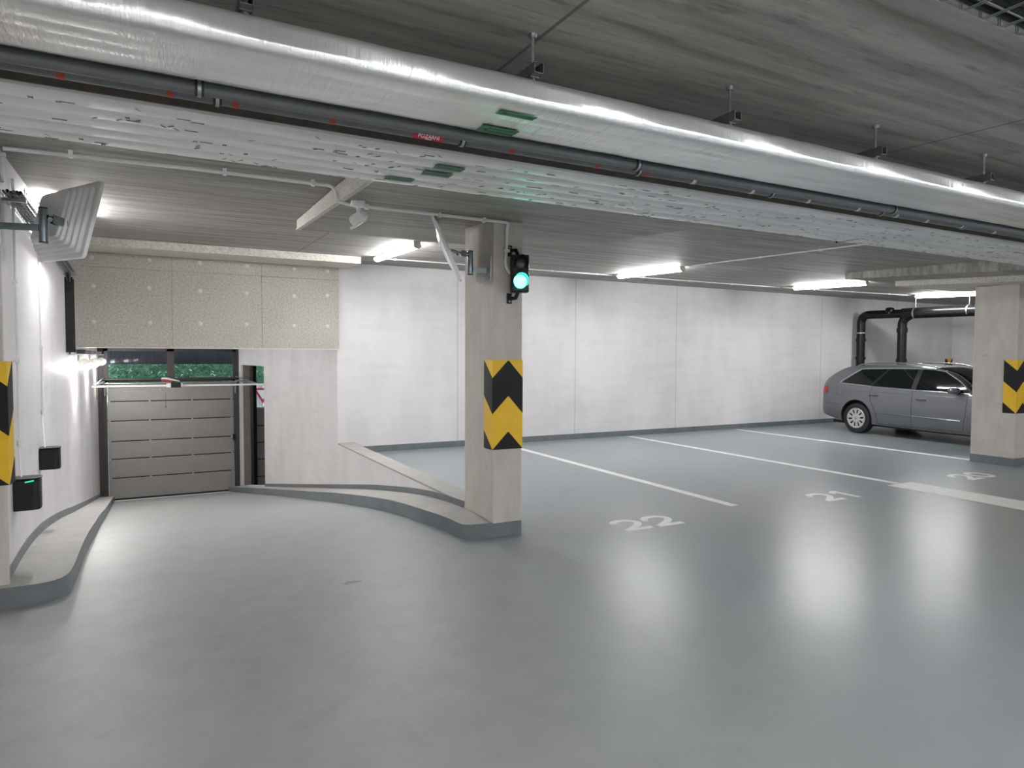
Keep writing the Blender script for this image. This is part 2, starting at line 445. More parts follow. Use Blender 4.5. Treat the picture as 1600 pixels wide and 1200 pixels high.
# right ramp wall with its opening onto the next lane
w = MB(); th = .22
def wr_seg(y0, y1, z0, z1):
    w.prism([(WR(y0), y0), (WR(y0) + th, y0), (WR(y1) + th, y1), (WR(y1), y1)][::1], z0, z1)
wr_seg(5.70, 10.6, lambda x, y: -1.2, .165)
wr_seg(10.6001, 15.7, -2.2, 1.95); wr_seg(15.7, 18.28, -2.4, lambda x, y: T(y) + .01); wr_seg(15.7, 18.28, 1.352, 1.95); wr_seg(18.28, 18.30, 1.352, 1.95)
struct('wall_ramp', w, M['white'])
w = MB(); w.prism([(WR(18.29) - .0, 18.29), (WR(18.29) + .05, 18.285), (WR(18.95) + .05, 18.95), (WR(18.95), 18.95)], -2.4, 1.95); struct('trim_6', w, M['white'], 'narrow white edge between garage door and wall opening')
w = MB(); w.prism([(WR(18.29) + .0505, 18.285), (WR(18.29) + th, 18.285), (WR(18.95) + th, 18.95), (WR(18.95) + .0505, 18.95)], -2.4, 1.95); struct('trim_7', w, M['post'], 'taupe reveal inside the narrow wall opening')
w = MB(); w.prism([(WR(5.70) - .004, 5.70), (WR(5.70) + .24, 5.70), (WR(10.58) + .24, 10.595), (WR(10.58) - .004, 10.595)], .16, .185)
struct('trim_2', w, M['kerbtop'], 'grey coping on top of the low ramp wall', bevel=.004)
# roof of the ramp passage
w = MB(); w.prism([(-1.9, 10.62), (2.36, 10.62), (6, 10.86), (6, 19.6), (-1.9, 19.6)], 1.76, 2.0); struct('ceiling_ramp', w, M['white'])
# baseboards
w = MB(); w.box((2.62, 10.588, 0), (19.5, 10.6, .104)); struct('baseboard_back', w, M['skirt'])
def strip(fx, y0, y1, h, t, n=30):
    m = MB(); vs = []; fs = []
    for i in range(n + 1):
        y = y0 + (y1 - y0) * i / n; z = T(y) - .02
        vs += [(fx(y), y, z), (fx(y) + t, y, z), (fx(y) + t, y, z + h), (fx(y), y, z + h)]
    for i in range(n):
        a = 4 * i
        for k in range(4): fs.append((a + k, a + (k + 1) % 4, a + 4 + (k + 1) % 4, a + 4 + k))
    fs += [(3, 2, 1, 0), (4 * n, 4 * n + 1, 4 * n + 2, 4 * n + 3)]
    return m.add(vs, fs)
struct('baseboard_left', strip(WL, 5.12, 18.5, .10, .006), M['skirt'])
struct('baseboard_ramp', strip(WR, 5.72, 15.69, .085, -.006), M['skirt'])

# kerbs either side of the ramp
def kerb(name, outer, innerf, label):
    m = MB(); n = len(outer); vs = []; fs = []; mi = []
    for (x, y) in outer:
        ix, iy = innerf(x, y); base = (T(y) - .13 if y > 5.15 else 0) - .12
        vs += [(ix, iy, T(iy) if iy > 5.2 else .13), (x, y, T(y)), (x, y, base)]
    for i in range(n - 1):
        a = 3 * i; m.add([], [])
        fs.append((a, a + 1, a + 4, a + 3)); mi.append(0)
        fs.append((a + 1, a + 2, a + 5, a + 4)); mi.append(1)
    m.v = [Vector(v) for v in vs]; m.f = fs; m.mi = mi
    o = struct(name, m, [M['kerbtop'], M['skirt']], label, smooth=40)
    return o
def dense(pts, step=.25):
    out = []
    ts = [0]
    for a, b_ in zip(pts, pts[1:]): ts.append(ts[-1] + math.dist(a, b_))
    tx = [(t, p[0]) for t, p in zip(ts, pts)]; ty = [(t, p[1]) for t, p in zip(ts, pts)]
    n = int(ts[-1] / step)
    for i in range(n + 1):
        t = ts[-1] * i / n; out.append((smooth_tab(tx, t), smooth_tab(ty, t)))
    return out
lo = [(-1.9, 5.015), (-1.4, 5.015), (-.98, 5.012), (-.80, 5.01), (-.70, 5.035), (-.645, 5.10), (-.622, 5.22), (-.622, 5.6), (-.635, 6.06), (-.67, 7.2), (-.72, 8.2), (-.93, 12), (-1.17, 16.3), (-1.29, 18.55)]
kerb('kerb_left', dense(lo, .07), lambda x, y: (WL(y) - .01, y) if y > 5.3 else (min(x, WL(5.3) - .01), 5.3), 'kerb that curves along the white wall left of the ramp')
ro = [(2.475, 5.092), (2.38, 5.10), (2.29, 5.112), (2.222, 5.135), (2.20, 5.19), (2.175, 5.42), (2.10, 5.85), (2.04, 6.5), (1.985, 7.1), (1.92, 8.2), (1.87, 9.9), (1.79, 12), (1.57, 15), (1.29, 18.55)]
kerb('kerb_right', dense(ro, .07), lambda x, y: (WR(max(y, 5.72)) + .01, max(y, 5.10)), 'long curved kerb right of the ramp below the column')

# columns
def column(x0, x1, y0, y1, label, zt):
    m = MB(); m.box((x0, y0, .12), (x1, y1, zt)); m.box((x0 - .003, y0 - .003, -.01), (x1 + .003, y1 + .003, .122), 1)
    o = struct('column', m, [M['column'], M['skirt']], label, bevel=.006); return o
column(2.473, 2.756, 5.095, 5.715, 'concrete column with the traffic signal', 2.80)
column(10.93, 11.55, 5.04, 5.63, 'concrete column in front of the parked car', 2.68)
column(-1.55, -.932, 5.075, 5.118, 'column at the left edge of the photo', 2.95)
# pale board round the head of the far column
p = MB(); p.prism([(10.4, 4.2), (12.2, 4.2), (12.2, 6.55), (10.4, 6.55)], lambda x, y: ZP(x, y) - .085, lambda x, y: ZP(x, y) + .001)
cb = obj('insulation_board', p, M['boardlight']); tag(cb, 'pale insulation board round the head of the column by the car', 'insulation board')

# black and yellow edge guards
def guard(x, y, wx, wy, sx, label, z0=.772, z1=1.554):
    """corner at (x,y); the front board faces -y and runs sx*wx, the wrap runs +y by wy"""
    t = thing('edge_guard', label, 'edge guard', (x, y, z0), 0, 'column edge guards')
    h = z1 - z0; e = .014; amp = .1 * h
    yb = MB(); xo = x - sx * e
    yb.prism([(xo, y - e), (x + sx * wx, y - e), (x + sx * wx, y - .0005), (x - sx * .0005, y - .0005), (x - sx * .0005, y + wy), (xo, y + wy)], z0, z1)
    cl = lambda z: max(z0, min(z1, z))
    for za, zb in ((z1 - .5 * h, z1 - .1 * h), (z1 - 1.5 * h, z1 - .9 * h)):
        n = 24; bb = MB()
        for k in range(n):
            q0, q1 = k / n, (k + 1) / n
            d = lambda q: -amp + 2 * amp * (1 - abs(q - .52) / .52 if q < .52 else 1 - (q - .52) / .48)
            P = lambda q, z: (xo + sx * q * (wx + e), y - e - .002, z)
            a0, a1, b0, b1 = cl(za + d(q0)), cl(za + d(q1)), cl(zb + d(q0)), cl(zb + d(q1))
            if b0 - a0 > 1e-4 or b1 - a1 > 1e-4: bb.extr([P(q0, a0), P(q1, a1), P(q1, b1), P(q0, b0)], (0, .004, 0))
            d = lambda q: -amp + 2 * amp * q
            P = lambda q, z: (xo - sx * .002, y - e + q * (wy + e), z)
            a0, a1, b0, b1 = cl(za + d(q0)), cl(za + d(q1)), cl(zb + d(q0)), cl(zb + d(q1))
            if b0 - a0 > 1e-4 or b1 - a1 > 1e-4: bb.extr([P(q0, a0), P(q1, a1), P(q1, b1), P(q0, b0)], (sx * .004, 0, 0))
        obj('black_chevron', bb, M['guardblack'], t)
    obj('yellow_pad', yb, M['yellow'], t)
    return t
guard(2.473, 5.095, .283, .155, 1, 'black and yellow chevron guard round the column with the signal')
guard(10.93, 5.04, .34, .16, 1, 'black and yellow chevron guard on the column in front of the car', .785, 1.566)
guard(-.925, 5.075, .32, .14, -1, 'black and yellow chevron guard cut off at the left edge of the photo', .765, 1.54)
t = thing('edge_guard', 'small distant black and yellow guard seen above the roof of the car', 'edge guard', (19.33, 10.586, .80), 0, 'column edge guards')
p = MB(); p.box((19.18, 10.572, .8), (19.49, 10.6, 1.58)); obj('black_pad', p, M['guardblack'], t)
p = MB(); p.extr([(19.21, 10.570, 1.578), (19.46, 10.570, 1.578), (19.335, 10.570, 1.42)], (0, .004, 0)); p.extr([(19.182, 10.570, 1.15), (19.335, 10.570, .98), (19.488, 10.570, 1.15), (19.488, 10.570, 1.3), (19.335, 10.570, 1.13), (19.182, 10.570, 1.3)], (0, .004, 0)); obj('yellow_chevrons', p, M['yellow'], t)

# ------------------------------------------------------------------ floor paint
def mark(name, mb, label, cat, group=None):
    return tag(obj(name, mb, M['paint']), label, cat, group)
zf = .0004
for x, y0, y1, lab in ((5.315, 5.03, 10.45, 'white bay line to the right of number 22'), (8.13, 5.02, 10.45, 'white bay line between numbers 21 and 20'), (11.07, 5.64, 10.45, 'white bay line leading to the foot of the far column')):
    m = MB(); m.box((x - .058, y0, zf), (x + .058, y1, zf + .0015)); mark('bay_line', m, lab, 'floor line', 'bay lines')
m = MB(); m.box((7.885, 2.2, zf), (8.385, 5.0, zf + .0018)); mark('wide_floor_stripe', m, 'wide white stripe continuing a bay line towards the aisle', 'floor line')
def digit(m, d, x, y, w, h, sw=.074):
    P = lambda q: (x + q[0] * w, y + q[1] * h)
    z0, z1 = zf, zf + .0015
    if d == '2':
        pts = [(.04, .74)] + [(.5 + .42 * math.cos(a), .66 + .27 * math.sin(a)) for a in [PI * (1 - k / 10) * 1.0 for k in range(11)]] + [(.86, .52), (.66, .36), (.36, .2), (.14, .08)]
        m.ribbon([P(q) for q in pts], sw, z0, z1); m.ribbon([P((.02, .08)), P((1.0, .08))], sw, z0 + .0002, z1 + .0002)
    if d == '1':
        m.ribbon([P((.1, .72)), P((.3, .80)), P((.52, .97))], sw * .9, z0, z1); m.ribbon([P((.52, 1.0)), P((.52, 0))], sw, z0 + .0002, z1 + .0002)
    if d == '0':
        m.ribbon([P((.5 + .42 * math.cos(a), .5 + .42 * math.sin(a))) for a in [2 * PI * k / 28 for k in range(29)]], sw, z0, z1)
for s, x, lab in (('22', 3.655, 'painted bay number 22 on the floor'), ('21', 6.41, 'painted bay number 21 on the floor'), ('20', 9.23, 'painted bay number 20 on the floor')):
    m = MB()
    for k, d in enumerate(s): digit(m, d, x + .37 * k, 4.72, .31, .36)
    mark('bay_number', m, lab, 'bay number', 'painted bay numbers')

# ------------------------------------------------------------------ lamps on the ceiling
def batten(x, y0, y1, label, dz=.0):
    zc = ZC(x, (y0 + y1) / 2); L = y1 - y0; sl = .036
    t = thing('batten_lamp', label, 'ceiling lamp', (x, (y0 + y1) / 2, zc - dz), 0, 'ceiling batten lamps')
    def loft(prof, za, a, b_):
        n = len(prof); m = MB(); vs = []
        for y in (a, b_): vs += [(x + px, y, zc + sl * (y - (y0 + y1) / 2) - dz + pz) for px, pz in prof]
        return m.add(vs, [tuple(range(n)), tuple(range(2 * n - 1, n - 1, -1))] + [(i, (i + 1) % n, n + (i + 1) % n, n + i) for i in range(n)])
    obj('housing', loft([(-.04, .003), (.04, .003), (.045, -.034), (-.045, -.034)], 0, y0, y1), M['cream'], t)
    dp = [(.048 * math.cos(a), -.040 - .042 * math.sin(a)) for a in [PI * k / 8 for k in range(9)]]
    dp = [(.048, -.034)] + dp + [(-.048, -.034)]
    obj('diffuser', loft(dp, 0, y0 + .012, y1 - .012), M['lamp'], t)
    obj('end_cap', loft([(p[0] * 1.06, p[1] * 1.03) for p in dp], 0, y0 - .004, y0 + .012), M['cream'], t)
    obj('end_cap', loft([(p[0] * 1.06, p[1] * 1.03) for p in dp], 0, y1 - .012, y1 + .004), M['cream'], t)
    return t
lamps = [(2.68, 7.65, 9.4, 'lit batten lamp nearest the column with the signal'), (6.95, 7.7, 9.3, 'lit batten lamp over the empty bays, second along the ceiling'),
         (11.1, 7.5, 9.05, 'longest lit batten lamp, left of the car'), (14.9, 7.1, 8.9, 'lit batten lamp half hidden by the far column, above the car')]
for a in lamps: batten(*a)
batten(-.76, 6.65, 7.85, 'lit batten lamp by the white wall, hidden behind the left traffic mirror')
names = ('first', 'second', 'third', 'fourth', 'fifth', 'sixth')
for y, row in ((-2.2, 'nearer row'), (-5.0, 'middle row'), (-7.8, 'further row')):  # unseen rows; extra lamps were added here to brighten the foreground
    for k, x in enumerate((-3.2, .4, 3.2, 6.0, 9.2, 14.0)):
        batten(x, y, y + 1.6, 'lit unseen batten lamp on the ceiling behind the viewpoint, %s of the %s' % (names[k], row))

# thin conduits on the ceiling
def conduit(name, pts, r, label, clips, cat='conduit', rad=.08, mat='conduit', group=None):
    t = thing(name, label, cat, pts[0], 0, group)
    m = MB(); m.tube(fillet(pts, rad), r, 8); obj('pipe', m, M[mat], t, 40)
    for c, ax in clips:
        q = MB(); c = Vector(c)
        if ax == 'z': q.box((c.x - .012, c.y - r * 1.6, c.z - r * 1.4), (c.x + .012, c.y + r * 1.6, c.z + r + .014))
        elif ax == 'zy': q.box((c.x - r * 1.6, c.y - .012, c.z - r * 1.4), (c.x + r * 1.6, c.y + .012, c.z + r + .014))
        else: q.box((c.x - r * 1.8, c.y - r * 1.5, c.z - .012), (c.x + r * 1.8, c.y + r * 1.5, c.z + .012))
        obj('clip', q, M['whitepl'], t)
    return t
zc = lambda x, y, o=.02: ZC(x, y) - o
zp = lambda x, y, o=.02: ZP(x, y) - o
conduit('conduit', [(2.7, 9.55, zc(0, 9.55, .014)), (6.93, 9.47, zc(0, 9.47, .014))], .010, 'thin pale conduit along the ceiling between the first two batten lamps', [((3 + .9 * k, 9.545 - .018 * k, zc(0, 9.53, .014)), 'z') for k in range(5)], group='lamp conduits')
conduit('conduit', [(6.97, 9.47, zc(0, 9.47, .014)), (11.1, 9.4, zc(0, 9.4, .014))], .010, 'thin pale conduit along the ceiling between second and third batten lamps', [((7.6 + 1.1 * k, 9.45, zc(0, 9.45, .014)), 'z') for k in range(3)], group='lamp conduits')
conduit('conduit', [(11.14, 9.38, zc(0, 9.38, .014)), (14.9, 9.02, zc(0, 9.02, .014))], .010, 'thin pale conduit along the ceiling to the batten lamp above the car', [((12 + 1.1 * k, 9.29 - .1 * k, zc(0, 9.2, .014)), 'z') for k in range(3)], group='lamp conduits')
conduit('conduit', [(6.94, 7.5, zc(0, 7.5, .014)), (6.9, 3.7, zc(0, 3.7, .014))], .010, 'thin pale conduit running from second batten lamp towards the lagged duct', [((6.93, 7.1 - .9 * k, zc(0, 7.1 - .9 * k, .014)), 'zy') for k in range(4)], group='lamp conduits')
# long white conduit feeding the camera and the signal
zA = lambda x: zc(x, 5.0, .026)
cy = 5.02
conduit('conduit', [(-.90, cy + .05, zA(0) - .006), (.2, cy, zA(0)), (1.075, cy, zA(0)), (1.115, cy, zA(0) - .03), (1.125, cy, ZP(0, cy) - .0), (1.20, cy - .01, ZP(0, cy) - .02), (2.0, cy + .01, ZP(0, cy) - .018), (2.585, cy + .015, ZP(0, cy) - .018), (2.592, cy + .055, ZP(0, cy) - .06), (2.592, cy + .06, 2.52), (2.575, cy + .055, 2.38), (2.60, cy + .03, 2.31), (2.64, cy + .0, 2.30)], .013,
        'white conduit running under the ceiling to the traffic signal', [((-.55 + .0, cy + .03, zA(0)), 'z'), ((.35, cy, zA(0)), 'z'), ((.95, cy, zA(0)), 'z'), ((1.35, cy - .008, zp(0, cy)), 'z'), ((1.95, cy + .008, zp(0, cy)), 'z'), ((2.35, cy + .012, zp(0, cy)), 'z'), ((2.592, cy + .062, 2.5), 'x')], rad=.06)
# surveillance camera under the panel
ct = thing('surveillance_camera', 'white bullet surveillance camera under the ceiling beside the white conduit', 'camera', (1.26, 4.93, ZP(0, 4.93)))
m = MB(); m.lathe([(.052, 0), (.055, -.012), (.052, -.036), (.03, -.044)], Matrix.Translation((1.26, 4.93, ZP(0, 4.93) - .001)), 20); obj('base', m, M['whitepl'], ct, 40)
m = MB(); m.tube([(1.262, 4.93, ZP(0, 4.93) - .04), (1.264, 4.93, ZP(0, 4.93) - .105)], .016, 10); obj('stem', m, M['whitepl'], ct, 40)
cd = Vector((-.42, .82, -.28)).normalized(); cc = Vector((1.262, 4.925, ZP(0, 4.93) - .125))
q = Vector((0, 0, 1)).rotation_difference(cd).to_matrix().to_4x4()
m = MB(); m.lathe([(.022, -.075), (.038, -.06), (.042, -.02), (.042, .055), (.036, .062)], Matrix.Translation(cc) @ q, 20); obj('body', m, M['whitepl'], ct, 40)
m = MB(); m.lathe([(.035, .0625), (.033, .066)], Matrix.Translation(cc) @ q, 16); obj('lens', m, M['black'], ct)
m = MB(); m.box((-.03, .028, -.03), (.03, .046, .10), 0, Matrix.Translation(cc) @ q); obj('sunshade', m, M['whitepl'], ct)

# ------------------------------------------------------------------ lagged pipe, thin pipes, lagged duct
X0, X1 = -2.6, 13.0
py, pz, pr = 2.315, 2.5585, .05
dw, dh, dr = .180, .0535, .034      # half width, half height, corner radius of the lagged duct at the top
def duct_prof():
    P = []
    for sx, sz, a0 in ((1, 1, 0), (-1, 1, PI / 2), (-1, -1, PI), (1, -1, 1.5 * PI)):
        for k in range(7):
            a = a0 + PI / 2 * k / 6; P.append((py + sx * (dw - dr) + dr * math.cos(a), pz + sz * (dh - dr) + dr * math.sin(a)))
        if sx == -1 and sz == -1:
            for k in range(1, 16):
                q = k / 16; P.append((py - (dw - dr) + 2 * (dw - dr) * q, pz - dh - .003 * abs(math.sin(q * PI * 4)) ** .7))
    return P
pt = thing('foil_duct', 'large silver foil lagged duct across the top of the photo', 'duct', (X0, py, pz))
m = MB(); nx = 170; vs = []; fs = []; pf = duct_prof(); nr = len(pf)
rnd = random.Random(3); wob = [rnd.uniform(-1, 1) for _ in range(nr)]
for i in range(nx + 1):
    x = X0 + (X1 - X0) * i / nx; j = .001 * rnd.uniform(-1, 1) - (.003 if i % 12 == 0 else 0)
    for k, (y, z) in enumerate(pf):
        d = Vector((y - py, z - pz)).normalized(); e = j + .0011 * math.sin(i * .7 + 3 * wob[k]) + .0011 * rnd.uniform(-1, 1)
        vs.append((x, y + d.x * e, z + d.y * e))
for i in range(nx):
    for k in range(nr): fs.append((i * nr + k, i * nr + (k + 1) % nr, (i + 1) * nr + (k + 1) % nr, (i + 1) * nr + k))
m.add(vs, fs); obj('foil_jacket', m, M['foil'], pt, 80)
def pipe_angle(x, a, da, w, name, mat, parent, r=None, c=(py, pz), n=6):
    """patch of tape bent round the pipe"""
    m = MB(); vs = []; fs = []
    for i in range(n + 1):
        aa = a + da * (i / n - .5); cc_, ss = math.cos(aa), math.sin(aa); n_ = 2.6
        rr = r or (pr / (abs(cc_) ** n_ + abs(ss) ** n_) ** (1 / n_) + .0055)
        for xx in (x - w / 2, x + w / 2):
            vs.append((xx, c[0] + rr * cc_, c[1] + rr * ss)); vs.append((xx, c[0] + (rr + .0012) * cc_, c[1] + (rr + .0012) * ss))
    for i in range(n):
        b_ = 4 * i; fs += [(b_, b_ + 2, b_ + 6, b_ + 4), (b_ + 1, b_ + 5, b_ + 7, b_ + 3)]
        fs += [(b_, b_ + 4, b_ + 5, b_ + 1), (b_ + 2, b_ + 3, b_ + 7, b_ + 6)]
    m.add(vs, fs); return obj(name, m, mat, parent)
def flat_label(parent, x0, x1, y0, y1, z, dashes, skew=.0):
    q = MB(); q.extr([(x0, y0, z), (x1, y0, z), (x1 + skew, y1, z), (x0 + skew, y1, z)], (0, 0, .0012)); tp = obj('duct_label', q, M['green'], parent)
    q = MB(); rn = random.Random(int(x0 * 1000)); xx = x0 + .035
    q.extr([(x0 + .012, (y0 + y1) / 2, z - .0008), (x0 + .030, y0 + .3 * (y1 - y0), z - .0008), (x0 + .030, y1 - .3 * (y1 - y0), z - .0008)], (0, 0, .0006))
    while xx < x1 - .015:
        l = rn.uniform(.004, .011)
        for f0, f1 in dashes: q.box((xx, y0 + f0 * (y1 - y0), z - .0008), (xx + l, y0 + f1 * (y1 - y0), z - .0002))
        xx += l + .004
    obj('printed_arrow', q, M['greend'], tp)
flat_label(pt, 1.105, 1.262, 2.215, 2.253, 2.4985, ((.35, .55),), -.005)
flat_label(pt, 1.115, 1.275, 2.385, 2.462, 2.4985, ((.2, .32), (.62, .74)), -.005)
# two thin grey pipes
def thin_pipe(y, z, r, label, tapes, clamps):
    t = thing('thin_pipe', label, 'pipe', (X0, y, z), 0, 'thin grey pipes')
    m = MB(); m.tube([(X0, y, z), (X1, y, z)], r, 16); obj('tube', m, M['pipegrey'], t, 40)
    for x, mm in tapes:
        q = MB(); q.tube([(x - .011, y, z), (x + .011, y, z)], r + .0012, 16); obj('tape_band', q, M[mm], t, 40)
    for x in clamps:
        q = MB(); q.tube([(x - .014, y, z), (x + .014, y, z)], r + .004, 16); c_ = obj('pipe_clamp', q, M['blackrough'], t, 40)
        q = MB(); q.tube([(x - .006, y, z), (x + .006, y, z)], r + .0062, 16); q.tube([(x, y, z + r), (x, y, ZC(x, y) - .002)], .004, 6); obj('clamp_ring', q, M['galv'], c_, 40)
    return t
t1 = thin_pipe(2.548, 2.508, .024, 'thin plain dark grey pipe tucked behind the lagged pipe', [], [.1, 2.0, 4.0, 6.0, 8.0])
t2 = thin_pipe(2.602, 2.505, .025, 'thin grey pipe with red and white tape bands below the lagged pipe',
               [(x, 'redtape') for x in (-.305, .01, .22, .566, 1.345, 1.806, 2.097)] + [(x, 'whitetape') for x in (2.404, 2.826, 3.279, 3.727, 4.108, 4.43, 4.84, 5.244, 5.7, 6.2)], [.16, 1.11, 2.05, 2.98, 3.96, 4.863, 5.9])
q = MB(); vs = []
lab = pipe_angle(.955, -2.2, .95, .128, 'red_label', M['red'], t2, .0275, (2.602, 2.505)); lab['label'] = 'red label with white lettering'
for s, sz, dz, dw in (('POŽÁRNÍ', .022, -.006, 0), ('rozvod', .010, .0085, 0)):
    me = text_mesh(s, sz)
    aa = -2.2 + .22 * (1 if dz > 0 else -1) * .9
    # lay the lettering on the tape: x along the pipe, up towards the near side
    nrm = Vector((0, math.cos(aa), math.sin(aa))); upv = Vector((0, math.sin(-aa) * 1, math.cos(aa)))
    upv = Vector((1, 0, 0)).cross(nrm) * -1
    Mx = Matrix(((1, 0, 0), (0, upv.y, nrm.y), (0, upv.z, nrm.z))).to_4x4() if False else Matrix((Vector((1, 0, 0)), upv, nrm)).transposed().to_4x4()
    pos = Vector((.955, 2.602, 2.505)) + nrm * .0297
    me.transform(Matrix.Translation(pos - t2.location) @ Mx)
    o = bpy.data.objects.new('lettering', me); C.objects.link(o); me.materials.append(M['signwhite']); o.parent = lab
# hangers
def hanger(x, label, first=[None]):
    y0 = 2.17; z = 2.622
    if first[0] is None:
        t = thing('pipe_hanger', label, 'pipe hanger', (x, y0, ZC(x, y0)), 0, 'pipe hangers'); first[0] = t
        m = MB()  # open channel with lips, running under the ceiling across the pipes
        a, b_ = 2.12, 3.0
        for (xa, xb, za, zb) in ((x - .02, x + .02, z, z + .003), (x - .02, x - .017, z, z + .04), (x + .017, x + .02, z, z + .04), (x - .02, x - .009, z + .037, z + .04), (x + .009, x + .02, z + .037, z + .04)): m.box((xa, a, za), (xb, b_, zb))
        obj('channel', m, M['dgalv'], t)
        for yy in (y0, 2.9): m = MB(); m.tube([(x, yy, z - .02), (x, yy, ZC(x, yy) - .002)], .006, 8); obj('threaded_rod', m, M['galv'], t)
        m = MB(); m.lathe([(.012, 0), (.012, .01)], Matrix.Translation((x, y0, z - .012)), 6); m.box((x - .018, y0 - .018, z - .004), (x + .018, y0 + .018, z - .0005)); obj('nut', m, M['dgalv'], t)
        m = MB(); m.lathe([(.018, 0), (.014, -.015)], Matrix.Translation((x, y0, ZC(x, y0) - .001)), 8); obj('ceiling_anchor', m, M['dgalv'], t)
        return t
    return dup(first[0], (x, y0, ZC(x, y0)), label)
for x, lab_ in ((.215, 'pipe hanger cut off by the top edge of the photo'), (1.213, 'largest fully visible pipe hanger above the lagged pipe'), (2.217, 'second fully visible pipe hanger along the lagged pipe'), (3.245, 'third fully visible pipe hanger along the lagged pipe'), (4.259, 'small distant pipe hanger near the right end of the lagged pipe'), (5.27, 'furthest pipe hanger beyond the right edge of the photo')): hanger(x, lab_)
# flat lagged duct
dt = thing('lagged_duct', 'wide flat lagged duct of printed silver foil below the round pipe', 'duct', (X0, 3.27, 2.55))
ya, yb_ = 2.945, 3.595; nb = 5; m = MB(); prof = []
for b_ in range(nb):
    w_ = (yb_ - ya) / nb
    for k in range(7):
        s = k / 6; prof.append((ya + w_ * (b_ + s), 2.553 + (-.012 * math.sin(PI * s) ** .6 if 0 < s < 1 else 0)))
prof += [(yb_ + .004, 2.60), (yb_, 2.66), (ya, 2.66), (ya - .004, 2.60)]
n = len(prof); vs = []; nx = 60
for i in range(nx + 1):
    x = X0 + (X1 - X0) * i / nx; vs += [(x, a, b_ + .0015 * math.sin(i * 2.1 + a * 20)) for a, b_ in prof]
fs = []
for i in range(nx):
    for k in range(n): fs.append((i * n + k, i * n + (k + 1) % n, (i + 1) * n + (k + 1) % n, (i + 1) * n + k))
m.add(vs, fs); m.f += [list(range(n)), list(range(nx * n + n - 1, nx * n - 1, -1))]; m.mi += [0, 0]
obj('foil_face', m, M['foilp'], dt, 50)
m = MB(); m.box((X0, ya - .012, 2.565), (X1, ya - .003, 2.668)); obj('edge_strip', m, M['wool'], dt)
m = MB(); rnd = random.Random(11)
def dashm(x, y, l, w, a):
    d = Vector((math.cos(a), math.sin(a), 0)) * l / 2; nn = Vector((-math.sin(a), math.cos(a), 0)) * w / 2
    frac = ((y - ya) / ((yb_ - ya) / nb)) % 1; z = 2.553 - .012 * math.sin(PI * min(max(frac, .02), .98)) ** .6 - .0022
    p = Vector((x, y, z)); m.extr([p - d - nn, p + d - nn, p + d + nn, p - d + nn], (0, 0, .003))
for i in range(360):
    x = rnd.uniform(-.9, 7.5); bnd = rnd.randrange(5); y = ya + (yb_ - ya) / nb * (bnd + rnd.uniform(.25, .75))
    kind = rnd.random()
    if kind < .3: dashm(x, y, .05, .004, 0)
    elif kind < .75: dashm(x, y, .03, .002, rnd.choice((PI / 4, -PI / 4)) + rnd.uniform(-.2, .2))
    else: dashm(x, y, .022, .002, PI / 4); dashm(x, y, .022, .002, -PI / 4)
obj('printed_marks', m, M['ink'], dt)['kind'] = 'stuff'
for x0, x1, y in ((1.03, 1.185, 3.45), (1.175, 1.33, 3.265), (1.19, 1.345, 3.135)): flat_label(dt, x0, x1, y - .036, y + .036, 2.5365, ((.35, .55),), .0)
q = MB(); q.box((4.9, 3.40, 2.5365), (4.91, 3.60, 2.5385)); q.box((4.9, 3.59, 2.5385), (4.91, 3.602, 2.6)); obj('strap', q, M['black'], dt)
# wire cable basket at the top right corner
bt = thing('cable_basket', 'wire cable basket with dark cables in the top right corner', 'cable tray', (1.6, 1.08, 2.7)); m = MB()
bx0, bx1, zb0 = 1.2, 5.0, 2.665
for y, z in ((1.2, zb0), (1.2, zb0 + .03), (1.13, zb0 - .004), (1.06, zb0 - .004), (.99, zb0 - .004), (.92, zb0), (.92, zb0 + .03)): m.tube([(bx0, y, z), (bx1, y, z)], .0025, 6)
x = bx0
while x < bx1:
    for dx in (0, .012): m.tube([(x + dx, 1.2, zb0 + .035), (x + dx, 1.2, zb0), (x + dx, 1.18, zb0 - .006), (x + dx, .94, zb0 - .006), (x + dx, .92, zb0), (x + dx, .92, zb0 + .035)], .0022, 5)
    x += .11
obj('wire_mesh', m, M['galv'], bt)
m = MB()
for xx in (1.5, 2.9, 4.3): m.tube([(xx, 1.06, zb0), (xx, 1.06, ZC(xx, 1.06))], .004, 6)
obj('hanger_rod', m, M['dgalv'], bt)
for k, (y, r, mm) in enumerate(((1.17, .011, 'black'), (1.135, .014, 'blackrough'), (1.10, .011, 'black'), (1.05, .016, 'blackrough'), (.985, .016, 'yellcable'), (.95, .010, 'black'))):
    m = MB(); m.tube([(bx0 + .2 * i, y + .004 * math.sin(i * 1.7 + k), zb0 + r + .0005) for i in range(19)], r, 8)
    o = obj('cable', m, M[mm], smooth=40)
    tag(o, 'ochre cable lying in the basket at the top right corner' if mm == 'yellcable' else 'black cable lying in the basket at the top right corner', 'cable', None if mm == 'yellcable' else 'cables in the corner basket')

